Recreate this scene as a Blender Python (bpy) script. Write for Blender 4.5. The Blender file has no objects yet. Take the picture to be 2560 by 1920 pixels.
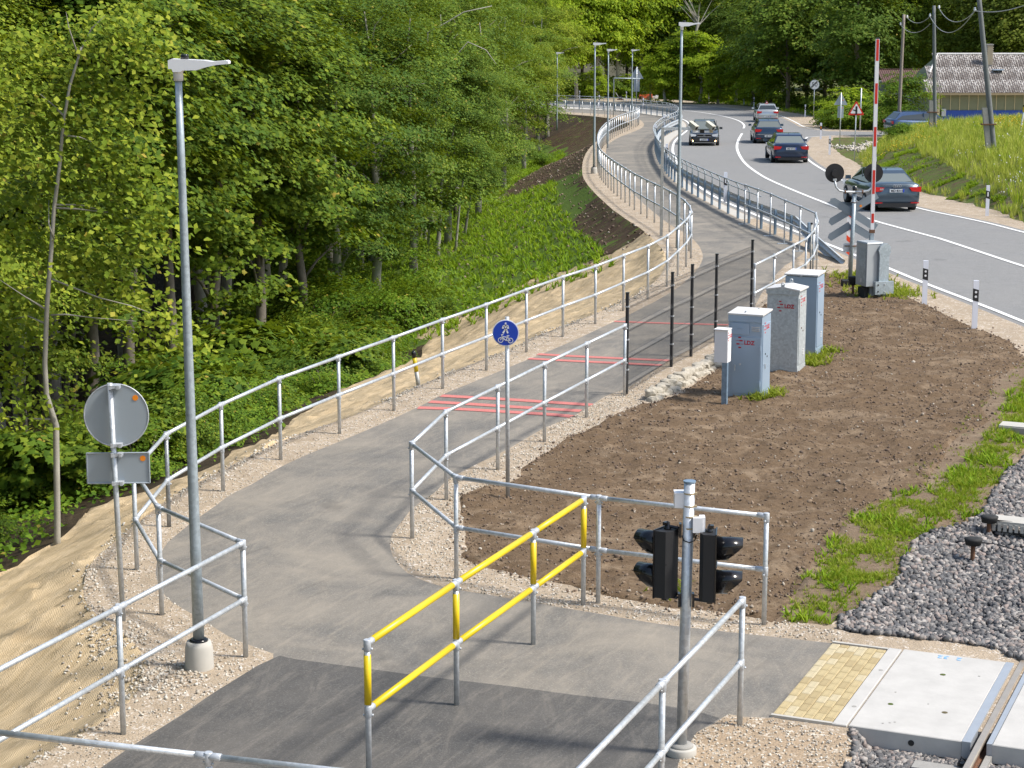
import bpy, math, random
import numpy as np
from mathutils import Vector, Matrix
from mathutils.geometry import delaunay_2d_cdt
random.seed(7); RNG = np.random.default_rng(7)
C = bpy.context.scene.collection
SC = bpy.context.scene
# ------------------------------------------------------------------ camera, world, sun, exposure
TH = math.atan(960/4978.); FL = 4978.; CX, CY, CH = 1280., 960., 7.0
cam_d = bpy.data.cameras.new('camera'); cam = bpy.data.objects.new('camera', cam_d); C.objects.link(cam)
cam.location = (0, 0, CH); cam.rotation_euler = (math.pi/2 - TH, 0, 0)
cam_d.sensor_width = 36; cam_d.lens = FL/2560*36; cam_d.clip_end = 2000; cam_d.clip_start = .1
SC.camera = cam
SUN_EL, SUN_AZ = math.radians(52), math.radians(103)      # azimuth clockwise from +Y (towards +X)
W = bpy.data.worlds.new("World"); SC.world = W; W.use_nodes = True
nt = W.node_tree; bg = nt.nodes['Background']; sky = nt.nodes.new('ShaderNodeTexSky')
sky.sky_type = 'NISHITA'; sky.sun_disc = False; sky.sun_elevation = SUN_EL; sky.sun_rotation = SUN_AZ
sky.air_density = 1.3; sky.dust_density = 2.0
nt.links.new(sky.outputs[0], bg.inputs[0]); bg.inputs[1].default_value = .15
sl = bpy.data.lights.new('sun', 'SUN'); sl.energy = 4.2; sl.angle = math.radians(9); sl.color = (1, .95, .87)
sun = bpy.data.objects.new('sun', sl); C.objects.link(sun)
sd = Vector((math.sin(SUN_AZ)*math.cos(SUN_EL), math.cos(SUN_AZ)*math.cos(SUN_EL), math.sin(SUN_EL)))
sun.rotation_euler = sd.to_track_quat('Z', 'Y').to_euler(); sun.location = (30, 10, 60)
SC.view_settings.view_transform = 'Standard'; SC.view_settings.look = 'None'
SC.view_settings.exposure = .28; SC.view_settings.gamma = 1; SC.view_settings.use_curve_mapping = False
try:
    SC.cycles.max_bounces = 6; SC.cycles.transparent_max_bounces = 6; SC.cycles.caustics_reflective = False
except Exception: pass
# ------------------------------------------------------------------ photograph geometry
KY = [0, 45, 60, 75, 90, 110, 130, 160, 190, 240, 400]; KZ = [0, 0, -.08, -.45, -.9, -1.4, -1.85, -2.6, -3.3, -4.3, -7]
def z0(Y): return np.interp(Y, KY, KZ)
def ray(u, v):
    a = (u-CX)/FL; b = -(v-CY)/FL
    return np.array([a, math.cos(TH)+b*math.sin(TH), -math.sin(TH)+b*math.cos(TH)])
def G(u, v, dz=0.):
    r = ray(u, v); z = 0.
    for _ in range(60):
        t = (z+dz-CH)/r[2]; z = .5*z+.5*float(z0(r[1]*t))
    return np.array([r[0]*t, r[1]*t, z+dz])
def AT(u, v, Y):
    r = ray(u, v); t = Y/r[1]; return np.array([r[0]*t, Y, CH+r[2]*t])
def chaikin(P, n=1, closed=False):
    P = np.array(P, float)
    for _ in range(n):
        Q = []
        m = len(P)
        for i in range(m if closed else m-1):
            a, b = P[i], P[(i+1) % m]; Q += [a*.75+b*.25, a*.25+b*.75]
        P = np.array(Q if closed else [P[0]]+Q+[P[-1]])
    return P
def resample(P, step):
    P = np.array(P, float); d = np.r_[0, np.cumsum(np.linalg.norm(np.diff(P[:, :2], axis=0), axis=1))]
    n = max(1, int(round(d[-1]/step))); t = np.linspace(0, d[-1], n+1)
    return np.stack([np.interp(t, d, P[:, k]) for k in range(P.shape[1])], 1)
def offset(P, o):                       # o>0: to the left of the walking direction
    P = np.array(P, float)[:, :2]; T = np.gradient(P, axis=0); T /= np.linalg.norm(T, axis=1)[:, None]+1e-9
    return P + o*np.stack([-T[:, 1], T[:, 0]], 1)
def pxl(L): return np.array([G(u, v)[:2] for u, v in L])
def hash2(i, j, s):
    h = np.sin(i*127.1+j*311.7+s*74.7)*43758.5453
    return h-np.floor(h)
def vn(x, y, s=0):
    x = np.asarray(x, float); y = np.asarray(y, float)
    i = np.floor(x); j = np.floor(y); f = x-i; g = y-j; f = f*f*(3-2*f); g = g*g*(3-2*g)
    return (hash2(i, j, s)*(1-f)+hash2(i+1, j, s)*f)*(1-g)+(hash2(i, j+1, s)*(1-f)+hash2(i+1, j+1, s)*f)*g
def fbm(x, y, s=0, o=3):
    r = 0; a = .5
    for k in range(o): r = r+a*vn(x*2**k, y*2**k, s+k); a *= .5
    return r
def dist_poly(x, y, P, closed=False):    # unsigned distance, sign (left +), nearest point
    x = np.asarray(x, float).ravel(); y = np.asarray(y, float).ravel()
    bd = np.full(x.shape, 1e9); sg = np.ones(x.shape); ny = np.zeros(x.shape); nx = np.zeros(x.shape)
    n = len(P)
    for i in range(n if closed else n-1):
        a = P[i]; b = P[(i+1) % n]; ab = b-a; L2 = ab@ab+1e-12
        t = np.clip(((x-a[0])*ab[0]+(y-a[1])*ab[1])/L2, 0, 1)
        qx = a[0]+t*ab[0]; qy = a[1]+t*ab[1]; d = np.hypot(x-qx, y-qy)
        m = d < bd-1e-9; bd[m] = d[m]; ny[m] = qy[m]; nx[m] = qx[m]
        cr = ab[0]*(y-a[1])-ab[1]*(x-a[0]); sg[m] = np.sign(cr[m])
    return bd, sg, nx, ny
def inside(x, y, P):
    x = np.asarray(x, float); y = np.asarray(y, float); c = np.zeros(x.shape, bool); n = len(P)
    for i in range(n):
        x1, y1 = P[i]; x2, y2 = P[(i+1) % n]
        m = ((y1 > y) != (y2 > y))
        with np.errstate(divide='ignore', invalid='ignore'):
            xi = (x2-x1)*(y-y1)/((y2-y1) if y2 != y1 else 1e-9)+x1
        c ^= m & (x < xi)
    return c
R2 = np.array([.392, .92]); P2 = np.array([.92, -.392])       # along the railway / across it
# fence A line (post feet), bottom left to far left
FA_PX = [(308.6,1835.5),(614.5,1642.6),(404.6,1536.5),(342.6,1424.7),(423,1316.6),(558,1228),(702,1149),(849,1084),(985,1026),(1107,972),(1216,926),(1316,881),(1407,842),(1488,810),(1558,777),(1619,748),(1667,717),(1694,690),(1715,667),(1727,646)]
FA_FAR = [(1727,646),(1722,622),(1700,600),(1681,586),(1660,571),(1644,561),(1623,550),(1604,536),(1586,526),(1572,514),(1558,503),(1546,493),(1535,484),(1526,474.5),(1517,467),(1510,458),(1502,449),(1496,436),(1493,419),(1493,401),(1498,383),(1508,367),(1523,351),(1550,335),(1570,327),(1589,319),(1597,313),(1598,309),(1590,304),(1575,300),(1558,297.6),(1511,291),(1460,287),(1403,283),(1330,280)]
FA_near = pxl(FA_PX); FA_far = resample(chaikin(pxl(FA_FAR), 2), 1.75)
CREST_PX = [(-500,2500),(-60,2010),(58,1920),(127,1874),(208,1835),(270,1797),(328,1754),(359,1704),(370,1650),(328,1600),(285,1562),(239,1538),(204,1496),(212,1434),(239,1392),(289,1353),(350,1300),(444,1230),(521,1192),(579,1161),(640,1134),(698,1103),(794,1068),(871,1045),(949,1010),(1006,983),(1064,956),(1141,925),(1219,895),(1280,871),(1338,841),(1434,806),(1511,775),(1573,748),(1608,725),(1646,698),(1662,670),(1666,645),(1655,622)]
crest = np.vstack([chaikin(pxl(CREST_PX), 1), offset(FA_far, .75)[4:], [[-40, 168]]])
# mound on the right of the road
TOE_PX = [(2900,640),(2560,556),(2491,528),(2383,501),(2306,482),(2200,440),(2150,405),(2165,385),(2205,360),(2245,336)]
toe = np.vstack([chaikin(pxl(TOE_PX), 1), [[29, 122], [44, 123], [75, 122], [75, 50]]])
def terrain(x, y):
    sh = np.shape(x); x = np.asarray(x, float).ravel(); y = np.asarray(y, float).ravel()
    d, sg, nx, ny = dist_poly(x, y, crest); s = np.where(sg > 0, d, 0)
    k = np.clip((ny-48)/22, 0, 1)
    a1 = .27+.25*k
    e = a1*np.minimum(s, 4.2)+.62*np.clip(s-4.2, 0, 8)
    e = 5.6*(1-np.exp(-e/5.6*1.25))
    z = z0(y)-np.where(s > 0, e, 0)
    m = inside(x, y, toe); db, _, _, _ = dist_poly(x, y, toe, True)
    z = z+np.where(m, 2.0*(1-np.exp(-db*.27)), 0)
    return z.reshape(sh)
def tz(x, y): return float(terrain(np.array([x]), np.array([y]))[0])
def GH(u, v):
    r = ray(u, v); t = np.concatenate([np.arange(8, 60, .1), np.arange(60, 260, .4)])
    z = terrain(r[0]*t, r[1]*t); h = np.nonzero(CH+r[2]*t < z)[0]
    i = h[0] if len(h) else len(t)-1
    return np.array([r[0]*t[i], r[1]*t[i], z[i]])
def hxl(L): return np.array([GH(u, v)[:2] for u, v in L])
# ------------------------------------------------------------------ node materials
class NT:
    def __init__(s, name):
        s.m = bpy.data.materials.new(name); s.m.use_nodes = True; s.t = s.m.node_tree
        s.b = s.t.nodes['Principled BSDF']; s.co = s.n('ShaderNodeTexCoord').outputs['Object']
    def n(s, typ, ins=None, **kw):
        x = s.t.nodes.new(typ)
        for k, v in kw.items(): setattr(x, k, v)
        for k, v in (ins or {}).items(): s.set(x.inputs[k], v)
        return x
    def set(s, inp, v):
        if isinstance(v, bpy.types.NodeSocket): s.t.links.new(v, inp)
        elif isinstance(v, (tuple, list)) and len(v) == 3 and inp.type == 'RGBA': inp.default_value = (*v, 1)
        else: inp.default_value = v
    def noise(s, sc, det=4, rough=.6, co=None, dist=0, out='Fac'):
        return s.n('ShaderNodeTexNoise', {'Vector': co or s.co, 'Scale': sc, 'Detail': det, 'Roughness': rough, 'Distortion': dist}).outputs[out]
    def vor(s, sc, co=None, out='Distance', feature='F1'):
        return s.n('ShaderNodeTexVoronoi', {'Vector': co or s.co, 'Scale': sc}, feature=feature).outputs[out]
    def ramp(s, f, stops):
        x = s.n('ShaderNodeValToRGB', {'Fac': f}); e = x.color_ramp.elements
        while len(e) < len(stops): e.new(.5)
        for q, (p, c) in zip(e, stops): q.position = p; q.color = (*c, 1) if len(c) == 3 else c
        return x.outputs[0]
    def mask(s, f, a, b): return s.n('ShaderNodeMapRange', {0: f, 1: a, 2: b, 3: 0., 4: 1.}).outputs[0]
    def mix(s, f, a, b, mode='MIX'):
        x = s.n('ShaderNodeMix', data_type='RGBA', blend_type=mode)
        s.set(x.inputs['Factor'], f); s.set(x.inputs[6], a); s.set(x.inputs[7], b); return x.outputs[2]
    def math(s, op, a, b=0.): return s.n('ShaderNodeMath', {0: a, 1: b}, operation=op).outputs[0]
    def map(s, sc, rot=(0, 0, 0)): return s.n('ShaderNodeMapping', {'Vector': s.co, 'Scale': sc, 'Rotation': rot}).outputs[0]
    def along(s, a, b, off=0.):        # coordinates stretched along the railway direction
        r = s.n('ShaderNodeMapping', {'Vector': s.co, 'Rotation': (0, 0, -1.168+off)}).outputs[0]
        return s.n('ShaderNodeMapping', {'Vector': r, 'Scale': (a, b, 1)}).outputs[0]
    def bump(s, h, st, dist=.02):
        x = s.n('ShaderNodeBump', {'Height': h, 'Strength': st, 'Distance': dist}); s.set(s.b.inputs['Normal'], x.outputs[0])
    def done(s, col, rough=.8, metal=0., spec=None):
        s.set(s.b.inputs['Base Color'], col); s.set(s.b.inputs['Roughness'], rough); s.set(s.b.inputs['Metallic'], metal)
        if spec is not None: s.set(s.b.inputs['Specular IOR Level'], spec)
        return s.m
def plain(name, col, rough=.6, metal=0., var=.12, sc=6., spec=None, bump=0.):
    t = NT(name); f = t.noise(sc, 5)
    c = t.mix(f, tuple(x*(1-var) for x in col), tuple(min(1, x*(1+var)) for x in col))
    if bump: t.bump(t.noise(sc*8, 4), bump, .005)
    return t.done(c, rough, metal, spec)
def m_galv(name, col=(.5, .54, .57), rough=.32, metal=.75, dirt=.35):
    t = NT(name)
    v = t.vor(28, out='Color'); g = t.n('ShaderNodeSeparateColor', {0: v}).outputs[0]
    c = t.mix(g, tuple(x*.86 for x in col), tuple(x*1.12 for x in col))
    c = t.mix(t.math('MULTIPLY', t.mask(t.noise(3.1, 6), .5, .75), dirt), c, tuple(x*.55 for x in col))
    r = t.n('ShaderNodeMapRange', {0: t.noise(9, 4), 3: rough-.08, 4: rough+.18}).outputs[0]
    t.bump(t.noise(60, 3), .08, .002)
    return t.done(c, r, metal)
def m_asphalt(name, c1, c2, dust, dustcol=(.34, .30, .25), streak=True):
    t = NT(name); fine = t.noise(160, 3, .7); big = t.noise(.55, 5, .65, dist=.6); mid = t.noise(3.2, 6, .7)
    c = t.mix(t.mask(fine, .3, .7), c1, c2); v = t.n('ShaderNodeTexVoronoi', {'Vector': t.co, 'Scale': 85.}).outputs['Color']; gg = t.n('ShaderNodeSeparateColor', {0: v}).outputs[0]
    c = t.mix(t.math('MULTIPLY', t.mask(gg, .8, .95), .5), c, tuple(x*2. for x in c2)); c = t.mix(t.math('MULTIPLY', t.mask(gg, .25, .05), .5), c, tuple(x*.5 for x in c1))
    c = t.mix(t.math('MULTIPLY', t.mask(mid, .35, .75), .4), c, tuple(x*1.35 for x in c2))
    if streak:
        st = t.noise(1.0, 8, .8, co=t.along(.9, 6.), dist=.4); s2 = t.noise(1.0, 6, .7, co=t.along(5., .7, 1.2), dist=.8)
        c = t.mix(t.math('MULTIPLY', t.mask(st, .5, .72), .6), c, dustcol); c = t.mix(t.math('MULTIPLY', t.mask(s2, .55, .75), .4), c, dustcol)
        c = t.mix(t.math('MULTIPLY', t.mask(t.noise(1., 5, .6, co=t.along(.35, 5.5, .15)), .60, .68), .35), c, tuple(x*.6 for x in c1))
    c = t.mix(t.math('MULTIPLY', t.mask(big, .38, .72), dust), c, dustcol)
    c = t.mix(t.math('MULTIPLY', t.mask(t.noise(.9, 3, .5), .66, .72), .35), c, tuple(x*.55 for x in c1))
    t.bump(fine, .35, .006)
    return t.done(c, .85)
def m_gravel(name, c1, c2, c3, s1=1., bumpd=.02, pebb=45.):
    t = NT(name); v = t.n('ShaderNodeTexVoronoi', {'Vector': t.co, 'Scale': pebb*s1}, feature='F1')
    g = t.n('ShaderNodeSeparateColor', {0: v.outputs['Color']}).outputs[0]
    c = t.mix(t.mask(t.noise(2.2*s1, 6, .7), .3, .7), c1, c2)
    c = t.mix(t.math('MULTIPLY', t.mask(t.noise(.7, 4, .6), .4, .7), .5), c, tuple(x*.82 for x in c1))
    peb = t.math('MULTIPLY', t.mask(g, .72, .86), t.mask(t.noise(5*s1, 4), .45, .6))
    c = t.mix(peb, c, c3)
    c = t.mix(t.math('MULTIPLY', t.mask(g, .2, .08), .35), c, tuple(x*.5 for x in c1))
    h = t.math('ADD', t.math('MULTIPLY', v.outputs['Distance'], -.6), t.noise(30*s1, 5, .7))
    t.bump(h, .7, bumpd)
    return t.done(c, .95)
def m_soil(name, c1, c2, c3, grass=0.):
    t = NT(name); n1 = t.noise(14, 8, .8); n2 = t.noise(1.1, 7, .72, dist=1.2); n3 = t.noise(70, 4, .7)
    c = t.mix(t.mask(n1, .3, .7), c1, c2)
    c = t.mix(t.math('MULTIPLY', t.mask(n2, .5, .66), .62), c, c3); c = t.mix(t.math('MULTIPLY', t.mask(t.noise(4.5, 7, .8, dist=.6), .56, .64), .55), c, tuple(x*.62 for x in c1))
    c = t.mix(t.math('MULTIPLY', t.mask(n3, .62, .75), .5), c, c3)
    if grass:
        gm = t.math('MULTIPLY', t.mask(t.noise(1.9, 7, .8), 1-grass-.06, 1-grass+.06), .9)
        c = t.mix(gm, c, t.mix(n3, (.06, .11, .015), (.13, .2, .03)))
    h = t.math('ADD', n1, t.math('MULTIPLY', n3, .5))
    t.bump(h, .8, .05)
    return t.done(c, .97, spec=.2)
def m_leaf(name, c1, c2, c3, transl=.3, rough=.62):
    c1, c2, c3 = [tuple(x*1.14 for x in q) for q in (c1, c2, c3)]
    t = NT(name); r = t.n('ShaderNodeNewGeometry').outputs['Random Per Island']
    n = t.noise(.55, 3, .5, co=t.n('ShaderNodeNewGeometry').outputs['Position'])
    oi = t.n('ShaderNodeObjectInfo').outputs['Random']
    f = t.math('ADD', t.math('MULTIPLY', r, .55), t.math('MULTIPLY', n, .5))
    c = t.ramp(f, [(.12, c1), (.52, c2), (.93, c3)])
    c = t.mix(t.math('MULTIPLY', t.mask(oi, .4, .05), .45), c, t.mix(.8, c, (.012, .035, .01))); c = t.mix(t.math('MULTIPLY', oi, .4), c, t.mix(.5, c, (.17, .19, .02)))
    c = t.mix(t.math('MULTIPLY', t.mask(r, .985, .995), .7), c, (.4, .28, .06))
    t.done(c, rough, spec=.12)
    tr = t.n('ShaderNodeBsdfTranslucent', {'Color': t.mix(.5, c, (.34, .42, .015))})
    mx = t.n('ShaderNodeMixShader', {0: transl, 1: t.b.outputs[0], 2: tr.outputs[0]})
    t.t.links.new(mx.outputs[0], t.t.nodes['Material Output'].inputs[0])
    return t.m
MT = {}
MT['asphalt_path'] = m_asphalt('asphalt_path', (.10, .095, .086), (.168, .157, .14), .66, (.34, .295, .235))
MT['asphalt_dark'] = m_asphalt('asphalt_dark', (.038, .037, .036), (.085, .082, .078), .34, (.23, .205, .175))
MT['asphalt_road'] = m_asphalt('asphalt_road', (.165, .163, .16), (.21, .207, .202), .22, (.28, .265, .24), streak=False)
MT['gravel'] = m_gravel('gravel', (.34, .265, .185), (.46, .37, .27), (.66, .60, .53))
MT['sand'] = m_gravel('sand', (.33, .24, .155), (.43, .33, .225), (.6, .54, .45), .8)
MT['verge'] = m_gravel('verge', (.40, .32, .24), (.52, .43, .33), (.62, .57, .5), .5)
MT['soil'] = m_soil('soil', (.112, .073, .043), (.228, .157, .096), (.385, .29, .195))
MT['soil_dark'] = m_soil('soil_dark', (.045, .028, .017), (.10, .062, .038), (.17, .115, .07), grass=.42)
MT['soil_patchy'] = m_soil('soil_patchy', (.075, .047, .028), (.15, .1, .062), (.24, .175, .11), grass=.52)
MT['soil_dusty'] = m_soil('soil_dusty', (.18, .125, .08), (.29, .215, .145), (.38, .30, .215), grass=.36)
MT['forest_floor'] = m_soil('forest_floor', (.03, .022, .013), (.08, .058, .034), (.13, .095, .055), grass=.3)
MT['slope_ground'] = m_soil('slope_ground', (.07, .09, .02), (.11, .18, .03), (.15, .25, .035), grass=.75)
MT['grass_ground'] = m_soil('grass_ground', (.12, .10, .055), (.2, .17, .09), (.30, .25, .16), grass=.5)
MT['ballast_bed'] = m_gravel('ballast_bed', (.10, .098, .098), (.2, .19, .185), (.36, .33, .3), .5, .04, 30)
MT['concrete'] = plain('concrete', (.60, .585, .55), .85, var=.1, sc=3, bump=.25)
MT['concrete_strip'] = plain('concrete_strip', (.46, .44, .40), .9, var=.16, sc=2)
MT['concrete_old'] = plain('concrete_old', (.30, .29, .27), .9, var=.25, sc=9, bump=.5)
t = NT('burlap'); wv = t.noise(1., 7, .72, co=t.along(1.6, 9.), dist=.5)
wx = t.n('ShaderNodeTexWave', {'Vector': t.co, 'Scale': 16., 'Distortion': 2.5, 'Detail': 3.}).outputs['Fac']
wy = t.n('ShaderNodeTexWave', {'Vector': t.co, 'Scale': 16., 'Distortion': 2.5, 'Detail': 3.}, bands_direction='Y').outputs['Fac']
c = t.mix(t.mask(wv, .3, .7), (.47, .36, .215), (.65, .52, .345)); wm = t.math('MULTIPLY', wx, wy)
c = t.mix(t.math('MULTIPLY', wm, .5), c, (.30, .20, .09)); c = t.mix(t.math('MULTIPLY', t.mask(t.noise(.8, 5), .58, .72), .4), c, (.36, .25, .13))
c = t.mix(t.math('MULTIPLY', t.mask(t.noise(2.3, 7, .8), .68, .74), .5), c, (.15, .12, .05))
t.bump(t.math('ADD', wv, t.math('MULTIPLY', wm, .25)), .6, .05); MT['burlap'] = t.done(c, .95, spec=.1)
MT['galv'] = m_galv('galv', (.56, .59, .62), .32, .4); MT['galv_blue'] = m_galv('galv_blue', (.22, .31, .41), .4, .3); MT['galv_pole'] = m_galv('galv_pole', (.38, .44, .48), .42, .4)
MT['galv_dull'] = m_galv('galv_dull', (.42, .42, .4), .55, .4, .6); MT['clamp'] = m_galv('clamp_metal', (.55, .58, .62), .5, .45)
MT['slate_board'] = plain('slate_board', (.24, .28, .32), .6, .1, .08, 2); MT['sign_back'] = plain('sign_back', (.36, .41, .46), .5, .3, .08, 2); MT['yellow'] = plain('yellow_paint', (.72, .52, .01), .35, var=.05, sc=3)
MT['white'] = plain('white_paint', (.78, .78, .8), .45, var=.05); MT['white_plastic'] = plain('white_plastic', (.74, .76, .84), .4, var=.04)
MT['black'] = plain('black_plastic', (.010, .010, .012), .16, var=.1); MT['black_matt'] = plain('black_matt', (.018, .018, .02), .6); MT['fence_black'] = plain('fence_black', (.02, .022, .026), .45)
MT['red'] = plain('red_paint', (.62, .03, .02), .4, var=.08); MT['red_line'] = plain('red_line', (.52, .17, .15), .85, var=.35, sc=30); MT['logo_red'] = plain('logo_red', (.5, .01, .03), .5)
MT['orange'] = plain('orange_dot', (.85, .25, .01), .5); MT['blue'] = plain('sign_blue', (.008, .05, .42), .35, var=.05); MT['line_white'] = plain('line_white', (.78, .78, .76), .75, var=.06, sc=12)
MT['cab_blue'] = plain('cabinet_paint', (.34, .44, .56), .42, .25, .1, 1.7); MT['cab_galv'] = m_galv('cabinet_galv', (.52, .56, .58), .5, .4, .25); MT['cab_top'] = plain('cabinet_top', (.62, .61, .60), .6, .1, .15, 3)
MT['rubber'] = plain('rubber', (.02, .02, .02), .8); MT['steel_rail'] = plain('rail_steel', (.55, .46, .37), .32, .6, .2, 8); MT['rust'] = plain('rust', (.16, .08, .045), .85, .1, .35, 14, bump=.4)
MT['steel_plate'] = plain('steel_plate', (.42, .45, .49), .45, .4, .12, 5); MT['wood_pole'] = plain('wood_pole', (.26, .22, .19), .9, var=.35, sc=11, bump=.5); MT['wood_grey'] = plain('wood_grey', (.16, .17, .17), .9, var=.3, sc=11)
MT['beige_trim'] = plain('beige_trim', (.45, .36, .22), .8); MT['bark'] = plain('bark', (.17, .145, .115), .9, var=.45, sc=9, bump=.7); MT['bark_pale'] = plain('bark_pale', (.34, .32, .27), .85, var=.35, sc=7, bump=.5); MT['bark_dark'] = plain('bark_dark', (.07, .055, .042), .95, var=.4, sc=9, bump=.6)
MT['barrier_grey'] = plain('barrier_grey', (.40, .43, .45), .5, .2, .1, 3)
def addmul(m, n=1.0): return m
# ------------------------------------------------------------------ mesh builder
def mesh_np(name, V, Fc, mat=None, smooth=False, mi=None):
    """V (n,3) array, Fc (m,k) array of equal sized faces"""
    V = np.asarray(V, np.float32); Fc = np.asarray(Fc, np.int32); me = bpy.data.meshes.new(name)
    me.vertices.add(len(V)); me.vertices.foreach_set('co', V.ravel()); m, k = Fc.shape
    me.loops.add(m*k); me.loops.foreach_set('vertex_index', Fc.ravel()); me.polygons.add(m)
    me.polygons.foreach_set('loop_start', np.arange(0, m*k, k, dtype=np.int32)); me.polygons.foreach_set('loop_total', np.full(m, k, np.int32))
    for q in (mat if isinstance(mat, (list, tuple)) else [mat]):
        if q: me.materials.append(q)
    if mi is not None: me.polygons.foreach_set('material_index', np.asarray(mi, np.int32))
    if smooth: me.polygons.foreach_set('use_smooth', np.ones(m, bool))
    me.update(calc_edges=True); me.validate(); return me
class MB:
    def __init__(s): s.v = []; s.f = []; s.mi = []; s.cur = 0
    def add(s, V, Fs):
        o = len(s.v); s.v += [tuple(map(float, p)) for p in V]; s.f += [tuple(i+o for i in f) for f in Fs]; s.mi += [s.cur]*len(Fs); return s
    def box(s, c, d, rz=0., top=None):
        cx, cy, cz = c; hx, hy, hz = d[0]/2, d[1]/2, d[2]/2; tx, ty = top or (1, 1); V = []
        for k, (ax, ay) in ((-1, (1, 1)), (1, (tx, ty))):
            for a, b in ((-1, -1), (1, -1), (1, 1), (-1, 1)):
                x, y = a*hx*ax, b*hy*ay
                V.append((cx+x*math.cos(rz)-y*math.sin(rz), cy+x*math.sin(rz)+y*math.cos(rz), cz+k*hz))
        return s.add(V, [(3, 2, 1, 0), (4, 5, 6, 7), (0, 1, 5, 4), (1, 2, 6, 5), (2, 3, 7, 6), (3, 0, 4, 7)])
    def tube(s, P, r, n=10, cap=True):
        P = [Vector(p) for p in P]; m = len(P); rr = r if isinstance(r, (list, tuple, np.ndarray)) else [r]*m; V = []; Fs = []
        u = None
        for i in range(m):
            T = (P[min(i+1, m-1)]-P[max(i-1, 0)]).normalized()
            if u is None: u = T.orthogonal().normalized()
            u = (u-T*u.dot(T)).normalized(); w = T.cross(u)
            for k in range(n):
                a = 2*math.pi*k/n; V.append(P[i]+(u*math.cos(a)+w*math.sin(a))*rr[i])
        for i in range(m-1):
            for k in range(n): Fs.append((i*n+k, i*n+(k+1) % n, (i+1)*n+(k+1) % n, (i+1)*n+k))
        if cap: Fs += [tuple(reversed(range(n))), tuple((m-1)*n+k for k in range(n))]
        return s.add(V, Fs)
    def lathe(s, prof, n=24, c=(0, 0, 0)):
        V = []; Fs = []; m = len(prof)
        for r, z in prof:
            for k in range(n): a = 2*math.pi*k/n; V.append((c[0]+r*math.cos(a), c[1]+r*math.sin(a), c[2]+z))
        for i in range(m-1):
            for k in range(n): Fs.append((i*n+k, i*n+(k+1) % n, (i+1)*n+(k+1) % n, (i+1)*n+k))
        Fs += [tuple(reversed(range(n))), tuple((m-1)*n+k for k in range(n))]
        return s.add(V, Fs)
    def prism(s, poly, h0, h1, M=None):     # poly 2D in xy, extruded in z; M places it
        n = len(poly); V = [Vector((x, y, h0)) for x, y in poly]+[Vector((x, y, h1)) for x, y in poly]
        if M is not None: V = [M @ v for v in V]
        Fs = [tuple(reversed(range(n))), tuple(range(n, 2*n))]+[(i, (i+1) % n, n+(i+1) % n, n+i) for i in range(n)]
        return s.add(V, Fs)
    def mesh(s, name, mats, smooth=False):
        me = bpy.data.meshes.new(name); me.from_pydata(s.v, [], s.f); mats = mats if isinstance(mats, (list, tuple)) else [mats]
        for m in mats: me.materials.append(m)
        me.polygons.foreach_set('material_index', s.mi)
        if smooth:
            me.polygons.foreach_set('use_smooth', [len(f) <= 4 for f in s.f])
        me.update(); return me
    def build(s, name, mats, parent=None, loc=(0, 0, 0), smooth=False, label=None):
        if parent is not None and loc == 'w': L = parent.location; s.v = [(x-L.x, y-L.y, z-L.z) for x, y, z in s.v]; loc = (0, 0, 0)
        return put(name, s.mesh(name, mats, smooth), parent, loc, label=label)
def put(name, me, parent=None, loc=(0, 0, 0), rz=0., label=None, sc=None, rot=None):
    o = bpy.data.objects.new(name, me); C.objects.link(o)
    if parent is not None: o.parent = parent
    o.location = loc; o.rotation_euler = rot or (0, 0, rz)
    if sc: o.scale = sc if isinstance(sc, (tuple, list)) else (sc,)*3
    if label: o['label'] = label
    return o
def tag(o, label, cat, group=None):
    o['label'] = label; o['category'] = cat
    if group: o['group'] = group
    return o
def thing(name, label, cat, loc=(0, 0, 0), rz=0., group=None):
    o = bpy.data.objects.new(name, None); C.objects.link(o); o.location = loc; o.rotation_euler = (0, 0, rz); o.empty_display_size = .1
    return tag(o, label, cat, group)
def clone(root, loc, rz=None, label=None, group=None):
    r = root.copy(); C.objects.link(r); r.location = loc
    if rz is not None: r.rotation_euler = (0, 0, rz)
    if label: r['label'] = label
    if group: r['group'] = group
    for ch in [o for o in root.children]:
        c = ch.copy(); C.objects.link(c); c.parent = r
        for g in ch.children:
            d = g.copy(); C.objects.link(d); d.parent = c
    return r
def text_mesh(s, size, mat, bold=.0, ext=.001, name='lettering'):
    cu = bpy.data.curves.new(name, 'FONT'); cu.body = s; cu.size = size; cu.align_x = 'CENTER'; cu.align_y = 'CENTER'; cu.extrude = ext; cu.offset = bold; cu.resolution_u = 3
    o = bpy.data.objects.new(name, cu); C.objects.link(o); bpy.context.view_layer.update()
    me = bpy.data.meshes.new_from_object(o); bpy.data.objects.remove(o); me.materials.clear(); me.materials.append(mat); return me
FRONT = (math.pi/2, 0, 0)                   # text upright, read from -Y
def scat(name, tv, tf, pos, rot, sc, mat, kind='stuff', tri_mats=None, smooth=False, parent=None):
    """many copies of one template joined in one mesh: pos (n,3), rot (n,3,3), sc (n,) or (n,3)"""
    tv = np.asarray(tv, float); tf = np.asarray(tf, int); n = len(pos); sc = np.asarray(sc, float)
    if sc.ndim == 1: sc = np.repeat(sc[:, None], 3, 1)
    V = np.einsum('nij,nkj->nki', rot, tv[None]*sc[:, None, :])+np.asarray(pos)[:, None, :]
    Fc = (tf[None]+(np.arange(n)*len(tv))[:, None, None]).reshape(-1, tf.shape[1])
    o = put(name, mesh_np(name, V.reshape(-1, 3), Fc, mat, smooth), parent)
    if kind: o['kind'] = kind
    return o
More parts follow.
